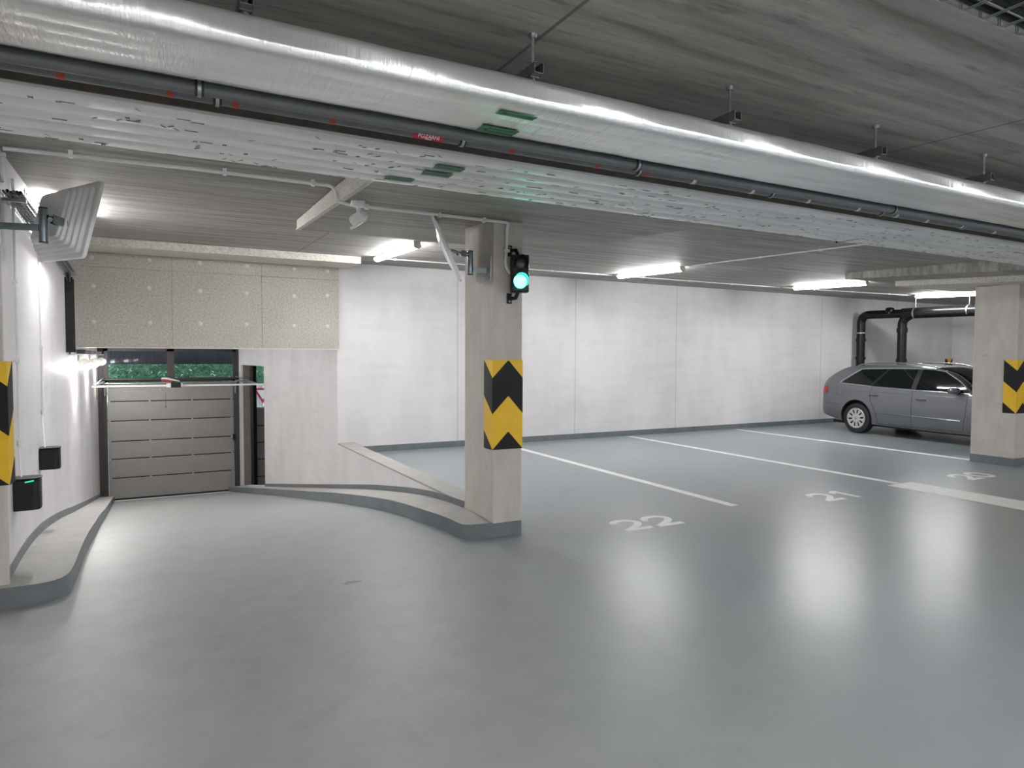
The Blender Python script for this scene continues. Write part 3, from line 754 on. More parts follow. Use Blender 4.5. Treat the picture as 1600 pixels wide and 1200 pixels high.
# ------------------------------------------------------------------ insulation over the ramp
it = thing('insulation_cladding', 'speckled wood wool cladding with pale fixing discs above the ramp', 'insulation', (0.6, 10.5, 1.70))
m = MB()
xs = [WL(10.5) + .002, .02, 1.22, 2.375]
for a, b_ in zip(xs, xs[1:]):
    for z0_, z1_ in ((1.70, 2.78), (2.783, ZC(0, 10.5) - .004)): m.box((a + .0015, 10.50, z0_), (b_ - .0015, 10.54, z1_))
obj('board_face', m, M['board'], it, bevel=.002)
m = MB(); m.box((xs[0], 10.5405, 1.70), (xs[-1], 10.6, ZC(0, 10.5) - .004)); obj('backing', m, M['wool'], it)
m = MB(); m.box((WL(10.5) + .004, 10.49, 1.684), (2.375, 10.60, 1.699)); obj('edge_trim', m, M['cream'], it)
for x, z in ((-.934, 2.90), (-.92, 2.519), (-.929, 2.036), (-.255, 2.92), (-.263, 2.527), (.381, 2.92), (1.015, 2.92), (1.691, 2.915), (2.192, 2.916), (2.189, 2.536), (2.186, 2.055), (1.687, 2.503), (1.0, 2.51), (.38, 2.515), (-.26, 2.04), (.38, 2.045), (1.0, 2.05), (1.68, 2.05)):
    m = MB(); m.lathe([(.028, 0), (.03, .003), (.022, .007), (.008, .007)], Matrix.Translation((x, 10.4995, z)) @ Matrix.Rotation(PI / 2, 4, 'X'), 14); obj('fixing_disc', m, M['cream'], it, 40)
m = MB(); zs = lambda x, y: ZC(x, y) - .105
m.prism([(WL(9.7) + .004, 9.62), (2.50, 9.62), (2.50, 10.49), (WL(10.4) + .004, 10.49)], zs, lambda x, y: ZC(x, y) - .003)
tag(obj('insulation_board', m, M['boardlight']), 'long pale insulation board under the ceiling in front of the speckled cladding', 'insulation board')

# ------------------------------------------------------------------ left wall fittings
WN = Vector((1, .0475, 0)).normalized(); WT = Vector((-.0475, 1, 0)).normalized()
def onwall(y, z, off=0): return Vector((WL(y), y, z)) + WN * off
def wallbox(t, name, y, z0, z1, half, d0, d1, mat, bev=.006):
    m = MB(); pts = []
    for z in (z0, z1):
        for s, d in ((-half, d0), (half, d0), (half, d1), (-half, d1)):
            p = onwall(y + s, z, d); pts.append(p)
    m.add(pts, [(0, 1, 2, 3), (4, 7, 6, 5), (0, 4, 5, 1), (1, 5, 6, 2), (2, 6, 7, 3), (3, 7, 4, 0)]); return obj(name, m, mat, t, bevel=bev)
for y, z0_, z1_, lab_ in ((5.48, .525, .745, 'black wall reader box with green reflection, nearest the left edge guard'), (6.93, .585, .775, 'smaller black wall reader box, further down the ramp wall')):
    p = onwall(y, z0_, 0); t = thing('wall_reader', lab_, 'wall reader', p, 0, 'black wall readers')
    m = MB(); w_, d_ = .075, .15
    prof = [(0, -w_), (d_ * .75, -w_), (d_ * .95, -w_ * .8), (d_, -w_ * .5), (d_, w_ * .5), (d_ * .95, w_ * .8), (d_ * .75, w_), (0, w_)]
    m.prism([tuple((onwall(y, 0, d) + WT * s).xy) for d, s in prof], z0_, z1_ - .012); obj('housing', m, M['black'], t, bevel=.006)
    m = MB(); m.prism([tuple((onwall(y, 0, d * 1.03 + .0) + WT * s * 1.04).xy) for d, s in prof], z1_ - .01, z1_); obj('lid', m, M['black'], t, bevel=.004)
    if y < 6:
        m = MB(); m.extr([onwall(y - w_ - .002, z1_ - .030, d_ * .45), onwall(y - w_ - .002, z1_ - .022, d_ * .78), onwall(y - w_ - .002, z1_ - .012, d_ * .78), onwall(y - w_ - .002, z1_ - .022, d_ * .45)], (0, .003, 0)); obj('painted_reflection', m, M['greenreflect'], t)  # reflection of the green signal, put in as a glowing strip
for y, zt, zb_, zr, lab_ in ((5.66, 2.80, .99, .745, 'pale conduit down the ramp wall to the nearer reader'), (7.09, 2.62, 1.10, .775, 'pale conduit down the ramp wall to the further reader')):
    t = conduit('wall_conduit', [onwall(y, zt, .015), onwall(y, zb_, .015)], .010, lab_, [(onwall(y, zb_ + .0 + k * .55, .012), 'x') for k in range(4) if zb_ + k * .55 < zt], mat='conduit', group='reader conduits')
    m = MB(); m.tube(fillet([onwall(y, zb_ + .02, .015), onwall(y - .03, zb_ - .1, .012), onwall(y - .17, zr - .01, .04)], .05), .005, 6); obj('lead', m, M['conduit'], t, 40)
    m = MB(); m.lathe([(.016, 0), (.016, .06)], Matrix.Translation(onwall(y, zb_ - .05, .017)), 10); obj('gland', m, M['whitepl'], t, 40)
conduit('wall_conduit', [onwall(5.22, ZC(0, 5.2) - .03, .014), onwall(5.22, 2.68, .014)], .012, 'short pale conduit at the top of the ramp wall by the left edge', [(onwall(5.22, 2.85, .014), 'x')], group='short wall conduits')
# wire tray with cables along the ramp wall, then down to the lamps
tt = thing('cable_tray', 'wire cable tray with dark cables along the top of the ramp wall', 'cable tray', onwall(5.2, 2.6)); m = MB()
for d in (.012, .05, .09, .13): m.tube([onwall(5.16, 2.60, d), onwall(10.2, 2.60, d)], .0022, 5)
for z in (2.63,): m.tube([onwall(5.16, z, .13), onwall(10.2, z, .13)], .0022, 5)
y = 5.2
while y < 10.2:
    m.tube([onwall(y, 2.63, .006), onwall(y, 2.598, .012), onwall(y, 2.598, .13), onwall(y, 2.645, .132)], .0022, 5); y += .1
obj('wire_mesh', m, M['galv'], tt)
m = MB()
for y in (5.3, 6.8, 8.3, 9.8): m = MB(); m.box((WL(y) + .001, y - .015, 2.575), (WL(y) + .13, y + .015, 2.594)); obj('bracket', m, M['galv'], tt)
for k in range(6):
    d = .025 + .018 * k; r = .008 + .002 * (k % 2); m = MB()
    pts = [onwall(5.17 + .28 * i, 2.603 + r + .003 * (1 + math.sin(i * 1.3 + k * 2)), d + .003 * math.sin(i + k)) for i in range(17)]
    pts += [onwall(9.78, 2.58, d * .8), onwall(9.86, 2.50, .03 + d * .3)] if k < 4 else []
    if k < 4: pts += [onwall(9.9 + .02 * k + .01 * math.sin(j + k), 2.5 - .105 * j, .03 + .008 * k) for j in range(1, 8)] + [onwall(9.95 + .02 * k, 1.60, .03)]
    m.tube(pts, r, 7); o = obj('cable', m, M['black'] if k % 3 else M['pipegrey'], smooth=50)
    tag(o, 'dark cable in the wire tray along the ramp wall' if k % 3 else 'grey cable in the wire tray along the ramp wall', 'cable', 'cables in the wall tray' if k % 3 else 'grey cables in the wall tray')
t = thing('vertical_cable_channel', 'dark upright cable channel beside the speckled cladding', 'cable channel', onwall(10.0, 1.62)); m = MB()
for a in (9.86, 10.10): m.box((WL(a), a - .006, 1.62), (WL(a) + .085, a + .006, 2.56))
obj('side_flange', m, M['black'], t); m = MB(); m.prism([tuple(onwall(9.86, 0, .001).xy), tuple(onwall(9.86, 0, .006).xy), tuple(onwall(10.10, 0, .006).xy), tuple(onwall(10.10, 0, .001).xy)], 1.62, 2.56); obj('back_plate', m, M['black'], t)
# three spot lamps with their bar on the ramp wall
t = thing('lamp_rail', 'pale rail with junction boxes that carries the ramp spot lamps', 'lamp rail', onwall(10.8, 1.63)); m = MB()
pl = [tuple(onwall(10.0, 0, .012).xy), tuple(onwall(10.0, 0, .15).xy), tuple(onwall(18.3, 0, .15).xy), tuple(onwall(18.3, 0, .012).xy)]
m.prism(pl, 1.585, 1.60); obj('rail_plate', m, M['whitepl'], t)
for y in (11.6, 13.4, 15.2, 17.0):
    m = MB(); m.box((WL(y) + .02, y - .13, 1.601), (WL(y) + .13, y + .13, 1.665)); obj('junction_box', m, M['pipegrey'] if y < 13 else M['galv'], t)
for y, lab_ in ((11.2, 'lit ramp spot lamp nearest the viewpoint under the pale rail'), (14.1, 'lit ramp spot lamp in the middle of the pale rail'), (17.2, 'lit ramp spot lamp furthest down the ramp by the garage door')):
    t = thing('spot_lamp', lab_, 'spot lamp', onwall(y, 1.584, .08), 0, 'ramp spot lamps')
    m = MB(); m.tube([onwall(y, 1.584, .05), onwall(y, 1.50, .05)], .012, 8); obj('stem', m, M['galv'], t)
    Mx = Matrix.Translation(onwall(y, 1.46, .125)) @ Matrix.Rotation(math.radians(152), 4, 'Y')
    m = MB(); m.lathe([(.02, -.07), (.055, -.06), (.075, -.01), (.08, .02)], Mx, 18); obj('lamp_housing', m, M['cream'], t, 40)
    m = MB(); m.lathe([(.076, .021), (.072, .05), (.05, .08), (.015, .092)], Mx, 18); obj('lens', m, M['spot'], t, 40)

# ------------------------------------------------------------------ garage door at the foot of the ramp
D = 18.6; dx0, dx1 = -1.47, 1.50; dzb = -1.985
g = thing('garage_door', 'closed grey sectional garage door at the bottom of the ramp', 'garage door', (0, D, dzb))
edges = [dzb + .03, -1.435, -.965, -.53, -.027, .452, .90]
for k, (a, b_) in enumerate(zip(edges, edges[1:])):
    m = MB(); m.box((dx0 + .07, D, a + .012), (dx1 - .07, D + .04, b_ - .012)); obj('door_panel', m, M['doorgrey'], g, bevel=.008)
m = MB(); m.box((dx0 + .075, D + .012, dzb + .03), (dx1 - .075, D + .03, .89)); obj('joint_seal', m, M['gasket'], g)
m = MB(); m.box((dx0 + .07, D - .002, dzb), (dx1 - .07, D + .035, dzb + .035)); obj('bottom_seal', m, M['gasket'], g)
for s in (0, 1):
    x0, x1 = (dx0 - .01, dx0 + .065) if s == 0 else (dx1 - .065, dx1 + .01)
    m = MB(); m.box((x0, D - .07, dzb), (x1, D + .05, .93)); obj('guide_rail', m, M['doordark'], g, bevel=.004)
    m = MB(); xr = (x0 + x1) / 2; xe = -1.40 if s == 0 else 1.70
    m.tube(fillet([(xr, D - .06, .60), (xr, D - .08, .94), (xr + (xe - xr) * .15, D - .5, .955), (xe, 15.75, .955)], .2), .022, 6); obj('ceiling_track', m, M['galv'], g)
    m = MB(); m.tube([(xr, D - .1, 1.0), (xr, D - .3, 1.05), (xe, 15.78, .965)], .012, 5); obj('track_brace', m, M['galv'], g)
for z in edges[1:-1]:
    for x in (-1.36, -.5, .45, 1.38):
        m = MB(); m.box((x - .02, D - .006, z - .022), (x + .02, D - .0005, z + .022)); obj('hinge', m, M['galv'], g)
m = MB(); m.box((1.40, D - .1, -.63), (1.47, D - .03, -.47)); obj('lock_box', m, M['black'], g)
m = MB(); m.tube([(-1.5, D - .18, 1.0), (1.52, D - .18, 1.0)], .03, 12); obj('spring_shaft', m, M['doordark'], g, 40)
m = MB(); m.tube([(-1.5, D - .20, .90), (1.52, D - .20, .90)], .022, 10); obj('lower_shaft', m, M['galv'], g, 40)
# cross bar with the motor
t = thing('door_motor', 'garage door motor with pale and red cover on a pale cross bar', 'door motor', (0, 15.7, .94))
m = MB(); m.box((WL(15.7) + .003, 15.68, .925), (WR(15.7) - .003, 15.72, .962)); obj('cross_bar', m, M['conduit'], t)
m = MB(); m.box((-.02, 15.55, .905), (.17, 15.74, 1.01)); obj('motor_box', m, M['black'], t, bevel=.01)
m = MB(); m.box((-.10, 15.57, .912), (-.02, 15.73, .995)); m.box((.17, 15.57, .92), (.20, 15.73, .99)); obj('end_plate', m, M['conduit'], t)
m = MB(); m.extr([(-.20, 15.55, 1.02), (-.02, 15.55, 1.015), (.06, 15.55, 1.02), (-.12, 15.55, 1.085), (-.20, 15.55, 1.09)], (0, .16, 0)); obj('red_cover', m, M['redcover'], t)
m = MB(); m.extr([(-.20, 15.545, 1.09), (-.12, 15.545, 1.085), (.15, 15.545, 1.03), (.15, 15.545, 1.045), (-.08, 15.545, 1.118), (-.18, 15.545, 1.12)], (0, .17, 0)); obj('pale_cover', m, M['cream'], t)
m = MB(); m.tube(arc((-.10, 15.56, .91), .13, PI, 2 * PI, 12, 'xz'), .006, 6); obj('cable_loop', m, M['galv'], t)
m = MB(); m.tube([(-.12, 15.55, .80), (-.12, 15.55, .52)], .005, 6); m.box((-.14, 15.54, .49), (-.10, 15.56, .52)); obj('pull_cord', m, M['pipegrey'], t)
# small warning label on the ramp wall by the door
t = thing('warning_label', 'small yellow and black label on the ramp wall by the garage door', 'label', onwall(17.9, .70))
m = MB(); m.extr([onwall(17.75, .56, .001), onwall(18.05, .56, .001), onwall(18.05, .82, .001), onwall(17.75, .82, .001)], (.003, 0, 0)); obj('backing', m, M['black'], t)
m = MB(); m.extr([onwall(17.78, .64, .005), onwall(18.02, .64, .005), onwall(17.9, .80, .005)], (.002, 0, 0)); obj('triangle', m, M['yellow'], t)
# glazing over the door
wf = MB()
for x0, x1 in ((-1.62, -1.37), (-.10, .06), (1.42, 1.60)): wf.box((x0, D - .02, .93), (x1, D + .10, 1.76))
wf.box((-1.62, D - .02, 1.69), (1.60, D + .10, 1.76)); wf.box((-1.62, D - .02, .93), (1.60, D + .10, .985))
w1 = struct('window_1', wf, M['brownsteel'])
gp = MB(); gp.box((-1.37, D + .03, .985), (-.10, D + .04, 1.69)); obj('window_pane', gp, M['glass'], w1)
gp = MB(); gp.box((.06, D + .03, .985), (1.42, D + .04, 1.69)); obj('window_pane', gp, M['glass'], w1)
sj = MB(); sj.box((-1.75, D - .06, -2.2), (-1.475, D + .15, 1.76)); struct('trim_3', sj, M['brownsteel'], 'dark jamb left of the garage door')
sj = MB(); sj.box((1.505, D - .06, -2.2), (1.60, D + .15, 1.76)); struct('trim_4', sj, M['doordark'], 'dark jamb right of the garage door')
# next lane seen through the opening
sj = MB(); sj.box((1.60, D + .18, -2.4), (1.935, D + .6, 1.76)); struct('trim_5', sj, M['post'], 'taupe post between the two garage doors')
sj = MB(); sj.box((1.80, 18.36, -2.4), (2.0, 18.44, 1.76)); 
g2 = thing('garage_door', 'second garage door seen through the narrow wall opening', 'garage door', (3.4, 18.95, -2.2))
m = MB(); m.box((1.94, 18.95, -2.3), (2.04, 19.05, 1.76)); obj('guide_rail', m, M['black'], g2)
e2 = [-2.2, -1.72, -1.24, -.78, -.32, .15]
for a, b_ in zip(e2, e2[1:]):
    m = MB(); m.box((2.04, 18.96, a + .012), (4.9, 19.0, b_ - .012)); obj('door_panel', m, M['doorgrey'], g2, bevel=.008)
m = MB(); m.box((2.04, 18.97, -2.2), (4.9, 18.99, .14)); obj('joint_seal', m, M['gasket'], g2)
m = MB(); m.box((2.04, 18.90, .14), (4.9, 19.0, .19)); obj('top_rail', m, M['galv'], g2)
m = MB(); m.box((2.04, 19.02, .19), (4.9, 19.03, 1.40)); obj('glazing', m, M['glass'], g2)
m = MB(); m.box((2.04, 18.98, 1.36), (4.9, 19.08, 1.76)); obj('head_panel', m, M['black'], g2)
w = MB(); w.prism([(5.6, 10.86), (5.85, 10.86), (5.85, 19.3), (5.6, 19.3)], -2.6, 2); w.box((4.9, 18.95, -2.6), (5.6, 19.2, 2)); struct('wall_next_lane', w, M['white'])
w = MB(); w.extr([(2.2, 10.86, T(10.86) - .13), (5.7, 10.86, T(10.86) - .13), (5.7, 19.4, T(19.4) - .16), (1.4, 19.4, T(19.4) - .16)], (0, 0, -.15)); struct('floor_next_lane', w, M['floor'])
w = MB(); w.prism([(2.4, 10.855), (5.7, 10.855), (5.7, 10.87), (2.4, 10.87)], -1.2, 2); struct('wall_next_lane_end', w, M['white'])
# outside
o_ = MB(); o_.extr([(-14, 19.0, -2.12), (16, 19.0, -2.12), (16, 60, -2.3), (-14, 60, -2.3)], (0, 0, -.2)); struct('ground_outside', o_, M['earth'])
o_ = MB(); o_.box((-3, 19.9, 1.355), (1.9, 20.2, 2.2))
for i in range(40): o_.box((-1.9 + .09 * i, 19.885, 1.355), (-1.86 + .09 * i, 19.9, 2.2))
struct('canopy_fascia', o_, M['fascia'], 'dark ribbed cladding outside above the hedge')
def hedge(x0, x1, y0, z0, z1, dep, n, label, seed):
    t = thing('hedge', label, 'hedge', ((x0 + x1) / 2, y0, z0)); rnd = random.Random(seed)
    core = MB(); core.box((x0, y0 + .35, z0), (x1, y0 + dep, z1 - .1)); obj('inner_growth', core, LEAF[0], t)
    for li in range(3):
        m = MB()
        for i in range(n // 3):
            p = Vector((rnd.uniform(x0, x1), y0 + rnd.random() ** 2 * .5 + .12 * math.sin(i), rnd.uniform(z0, z1)))
            s = rnd.uniform(.04, .09); e = Euler((rnd.uniform(-1, 1), rnd.uniform(-1, 1), rnd.uniform(0, 6.3))).to_matrix()
            pts = [(-s, 0, 0), (-.2 * s, .42 * s, .1 * s), (s, 0, 0), (-.2 * s, -.42 * s, .1 * s)]
            m.add([p + e @ Vector(q) for q in pts], [(0, 1, 2), (0, 2, 3)])
        obj('leaves', m, LEAF[li], t)['kind'] = 'stuff'
hedge(-1.78, 2.15, 23.6, -2.2, 2.6, 1.2, 7500, 'green leafy hedge outside beyond the glazing above the garage door', 5)
hedge(2.2, 4.4, 24.3, -2.2, 2.6, 1.0, 3000, 'green hedge outside glimpsed through the narrow wall opening', 9)
t = thing('yield_sign', 'white triangular yield sign with red border glimpsed through the narrow wall opening', 'road sign', (2.33, 20.2, -2.13))
def tri(r, y, th_): return [(2.345 + r * math.cos(a), y, .50 + r * math.sin(a)) for a in (-PI / 2, PI / 6, PI * 5 / 6)], (0, th_, 0)
m = MB(); m.extr(*tri(.30, 20.2, .01)); obj('red_border', m, M['signred'], t); m = MB(); m.extr(*tri(.19, 20.194, .006)); obj('white_field', m, M['signwhite'], t)
m = MB(); m.tube([(2.345, 20.235, -2.13), (2.345, 20.235, .75)], .025, 10); obj('post', m, M['galv'], t)
m = MB(); m.box((2.0, 20.25, .1), (2.7, 20.3, .75)); obj('back_board', m, M['signwhite'], t)

# ------------------------------------------------------------------ traffic mirrors
def mirror(label, R3, c, W, H, steps=((.88, .040), (.81, .066), (.74, .090), (.67, .112), (.60, .130)), bulge=.045):
    """R3 columns: width, front normal, height"""
    t = thing('traffic_mirror', label, 'traffic mirror', c)
    Mx = Matrix.Translation(c) @ R3.to_4x4()
    def slab(w, h, y0, y1, mb, r=.05):
        P = []
        for sx, sz, a0 in ((1, 1, 0), (-1, 1, PI / 2), (-1, -1, PI), (1, -1, 1.5 * PI)):
            for k in range(5):
                a = a0 + PI / 2 * k / 4; P.append((sx * (w / 2 - r) + r * math.cos(a), sz * (h / 2 - r) + r * math.sin(a)))
        mb.extr([Mx @ Vector((x, y0, z)) for x, z in P], (Mx.to_3x3() @ Vector((0, y1 - y0, 0))))
        return mb
    obj('rim', slab(W, H, -.012, .012, MB(), .03), M['whitepl'], t, bevel=.004)
    m = MB()
    prev = .012
    for s_, d_ in steps: slab(W * s_, H * s_, -d_, -prev, m, .03); prev = d_
    obj('back_shell', m, M['whitepl'], t, bevel=.004)
    m = MB(); n = 8; vs = []; fs = []
    for j in range(n + 1):
        for i in range(n + 1):
            u, v = i / n * 2 - 1, j / n * 2 - 1; vs.append(Mx @ Vector((u * W * .47, .013 + bulge * (1 - u * u) * (1 - v * v) ** 1, v * H * .46)))
    for j in range(n):
        for i in range(n): fs.append((j * (n + 1) + i, j * (n + 1) + i + 1, (j + 1) * (n + 1) + i + 1, (j + 1) * (n + 1) + i))
    m.add(vs, fs); obj('mirror_face', m, M['mirror'], t, 60)
    return t, Mx
Rz, Rx, Ry = Matrix.Rotation(-1.06, 3, 'Z'), Matrix.Rotation(-.232, 3, 'X'), Matrix.Rotation(.03, 3, 'Y')
tL, ML = mirror('white traffic mirror seen from its stepped back, on the left column', Rz @ Rx @ Ry, Vector((-.585, 5.27, 2.462)), .66, .52)
def bracket(t, p0, p1, q0, q1, plate, pole_r=.024):
    """arm p0-p1 from the column, pole q0-q1"""
    m = MB(); p0, p1 = Vector(p0), Vector(p1); d = (p1 - p0); s = Vector((0, 0, .021)); nn = d.cross(Vector((0, 0, 1))).normalized() * .005
    m.extr([p0 - s - nn, p1 - s - nn, p1 + s - nn, p0 + s - nn], nn * 2); obj('arm', m, M['chrome'], t)
    m = MB(); m.tube([q0, q1], pole_r, 16); obj('pole', m, M['chrome'], t, 40)
    m = MB(); m.tube([Vector(q0) - Vector((0, 0, .006)), q0], pole_r + .002, 16); m.tube([q1, Vector(q1) + Vector((0, 0, .006))], pole_r + .002, 16); obj('pole_cap', m, M['black'], t, 40)
    obj('wall_plate', plate, M['galv'], t, bevel=.003)
pl = MB(); pl.box((-1.14, 5.055, 2.26), (-.92, 5.074, 2.50))
bracket(tL, (-.99, 5.045, 2.372), (-.715, 4.99, 2.372), (-.695, 4.985, 2.285), (-.695, 4.985, 2.49), pl)
def clamp(t, a, b_, c):
    m = MB(); a, b_, c = Vector(a), Vector(b_), Vector(c)
    m.tube([a, a + (b_ - a) * .35], .018, 10); d = (b_ - a).normalized(); nn = Vector((0, 0, .026)); s = d.cross(nn).normalized() * .006
    for k in (-1, 1):
        o_ = Vector((0, 0, 1)).cross(d).normalized() * .016 * k
        m.extr([a + (b_ - a) * .3 + o_ - nn - s, b_ + o_ - nn - s, b_ + o_ + nn - s, a + (b_ - a) * .3 + o_ + nn - s], s * 2)
    m.tube([b_ - Vector((0, 0, .0)), c], .013, 8); obj('swivel_clamp', m, M['chrome'], t, 40)
    m = MB(); m.lathe([(.022, -.03), (.022, -.026), (.010, -.026), (.010, .026), (.022, .026), (.022, .03)], Matrix.Translation(b_) @ Matrix.Rotation(PI / 2, 4, 'Y'), 12); obj('clamp_bolt', m, M['galv'], t, 40)
bc = ML @ Vector((0, -.115, 0))
clamp(tL, (-.675, 4.99, 2.44), (-.60, 5.04, 2.42), bc)
mc = Vector((2.115, 5.28, 2.505)); w_ = (mc - Vector((0, 0, 1.58))).normalized()   # the mirror stands edge-on to the aisle
n_ = Vector((-.816, .426, -.40)); n_ = (n_ - w_ * n_.dot(w_)).normalized(); h_ = w_.cross(n_).normalized()
if h_.z < 0: w_ = -w_; h_ = -h_
R3 = Matrix((w_, n_, h_)).transposed()
tR, MR = mirror('white traffic mirror seen edge-on, on the column with the signal', R3, mc, .60, .57, ((.9, .018), (.7, .024)), .03)
pl = MB(); pl.box((2.455, 5.12, 2.24), (2.4725, 5.34, 2.46))
bracket(tR, (2.455, 5.20, 2.335), (2.335, 5.235, 2.335), (2.318, 5.238, 2.30), (2.318, 5.238, 2.495), pl)
clamp(tR, (2.305, 5.245, 2.47), (2.235, 5.26, 2.475), MR @ Vector((0, -.03, -.02)))

# ------------------------------------------------------------------ traffic signal
t = thing('traffic_signal', 'black two-lamp traffic signal showing green on the concrete column', 'traffic light', (2.66, 5.0, 2.29))
th0 = math.radians(-20); RS = Matrix.Translation((2.668, 4.985, 0)) @ Matrix.Rotation(th0, 4, 'Z')
m = MB(); m.box((-.078, -.05, 2.135), (.078, .05, 2.455), 0, RS); obj('housing', m, M['black'], t, bevel=.012)
for z, mm, nm in ((2.375, 'deadlens', 'dark_lens'), (2.225, 'greenlight', 'green_lens')):
    m = MB(); m.lathe([(.058, 0), (.052, .012), (.032, .022), (.008, .026)], RS @ Matrix.Translation((0, -.051, z)) @ Matrix.Rotation(PI / 2, 4, 'X'), 22); obj(nm, m, M[mm], t, 50)
    m = MB(); n = 18; vs = []; fs = []
    for k in range(n + 1):
        a = math.radians(-35 + 250 * k / n); L = .10 * (.55 + .45 * max(0, math.sin(a)))
        for r_, y_ in ((.064, -.048), (.064, -.048 - L), (.067, -.048 - L), (.067, -.048)): vs.append(RS @ Vector((r_ * math.cos(a), y_, z + r_ * math.sin(a))))
    for k in range(n):
        for q in range(4): fs.append((4 * k + q, 4 * k + (q + 1) % 4, 4 * k + 4 + (q + 1) % 4, 4 * k + 4 + q))
    m.add(vs, fs); obj('visor', m, M['black'], t, 40)
for z0_, z1_, zz in ((2.455, 2.55, 2.44), (2.045, 2.135, 2.15)):
    m = MB(); m.box((2.60, 5.082, z0_), (2.645, 5.0945, z1_)); obj('bracket_plate', m, M['black'], t); m = MB(); m.tube([(2.625, 5.085, (z0_ + z1_) / 2), (2.65, 5.02, (z0_ + z1_) / 2), (2.664, 4.99, zz)], .017, 8); obj('bracket_arm', m, M['black'], t, 40)
    m = MB(); m.lathe([(.009, 0), (.007, .006)], Matrix.Translation((2.622, 5.082, z0_ + (.075 if z0_ > 2.3 else .02))) @ Matrix.Rotation(PI / 2, 4, 'X'), 8); obj('bolt', m, M['galv'], t)

# ------------------------------------------------------------------ black drain pipe behind the car
t = thing('drain_pipe', 'black drain pipe with two downpipes on the wall behind the car', 'pipe', (15.3, 10.35, 0))
px = 15.22; y1 = 10.42
m = MB(); m.tube(fillet([(px, y1, 0), (px, y1, 2.66), (px, y1 - .5, 2.645), (px + .1, 9.35, 2.64)], .22, 8), .10, 16); obj('downpipe', m, M['blackpipe'], t, 40)
m = MB(); m.tube([(px + .1, 9.45, 2.64), (px + .1, 4.2, 2.58)], .125, 18); obj('main_pipe', m, M['blackpipe'], t, 40)
m = MB(); m.tube(fillet([(px + .1, 9.45, 0), (px + .1, 9.45, 2.50), (px + .1, 9.2, 2.63)], .18, 8), .10, 16); obj('downpipe', m, M['blackpipe'], t, 40)
m = MB(); m.lathe([(.10, 0), (.10, .09), (.085, .125), (.05, .145), (.01, .15)], Matrix.Translation((px + .03, 9.72, 2.655)), 16); obj('inspection_cap', m, M['blackpipe'], t, 40)
for a, b_ in (((px, y1, 2.0), (px, y1, 2.07)), ((px, y1, 1.55), (px, y1, 1.62)), ((px + .1, 9.45, 1.5), (px + .1, 9.45, 1.57)), ((px + .1, 9.45, 2.2), (px + .1, 9.45, 2.3))):
    m = MB(); m.tube([a, b_], .118, 16); obj('coupling', m, M['blackpipe'], t, 40)
for y in (9.15, 8.0, 7.0):
    m = MB(); m.tube([(px + .1, y - .015, 2.632), (px + .1, y + .015, 2.632)], .131, 18); m.tube([(px + .1, y, 2.74), (px + .1, y, ZC(0, y) - .002)], .008, 6); obj('hanger_clip', m, M['galv'], t, 40)
m = MB(); m.tube([(px, y1, 2.20), (px, y1, 2.225)], .112, 16); obj('clamp_ring', m, M['galv'], t, 40)
t = thing('junction_box', 'small pale wall fitting half hidden by the far column', 'wall fitting', (19.47, 10.0, 2.3))
m = MB(); m.box((19.30, 9.25, 2.32), (19.5, 9.75, 2.52)); obj('box', m, M['conduit'], t, bevel=.01); m = MB(); m.box((19.42, 9.3, 1.7), (19.5, 9.42, 2.32)); obj('cable_duct', m, M['conduit'], t)

# ------------------------------------------------------------------ estate car
al = math.radians(4.6); rw = Vector((12.83, 8.86, 0)); hw = .885
ctr = rw + Vector((math.cos(al), -math.sin(al), 0)) * (hw - .012)
car = thing('estate_car', 'metallic grey estate car parked behind the far column', 'car', (ctr.x, ctr.y, 0), math.atan2(-math.cos(al), -math.sin(al)))
cH = [(-.99, .72), (-.975, .90), (-.93, 1.05), (-.80, 1.20), (-.55, 1.36), (-.30, 1.435), (0, 1.460), (.5, 1.472), (1.0, 1.468), (1.4, 1.432), (1.75, 1.33), (2.1, 1.14), (2.38, .985), (2.7, .935), (3.1, .86), (3.35, .77), (3.48, .66), (3.53, .55)]
cB = [(-1, .985), (-.4, 1.035), (.5, .995), (1.2, .965), (2.3, .945), (3, .86), (3.53, .7)]
cW = [(-.99, .62), (-.965, .72), (-.90, .80), (-.75, .85), (-.3, .876), (.4, .885), (1.8, .885), (2.6, .88), (3.0, .85), (3.25, .78), (3.42, .68), (3.53, .52)]
cZ = [(-.99, .46), (-.93, .38), (-.7, .29), (-.3, .22), (.3, .20), (2.4, .19), (3.0, .22), (3.4, .27), (3.53, .36)]
def bodyW(x, z):
    """half width of the body at (x, z) on the outside"""
    w = smooth_tab(cW, x); B = min(smooth_tab(cB, x), smooth_tab(cH, x) - .05)
    if z <= B:
        k = lerp([(.15, .90), (.24, .955), (.36, .985), (.50, 1.0), (.62, 1.0), (.78, .993), (.90, .972), (1.05, .945)], z); return w * k
    k = lerp([(.15, .90), (.24, .955), (.36, .985), (.50, 1.0), (.62, 1.0), (.78, .993), (.90, .972), (1.05, .945)], B)
    d = z - B; return w * k - .42 * d - .30 * d * d
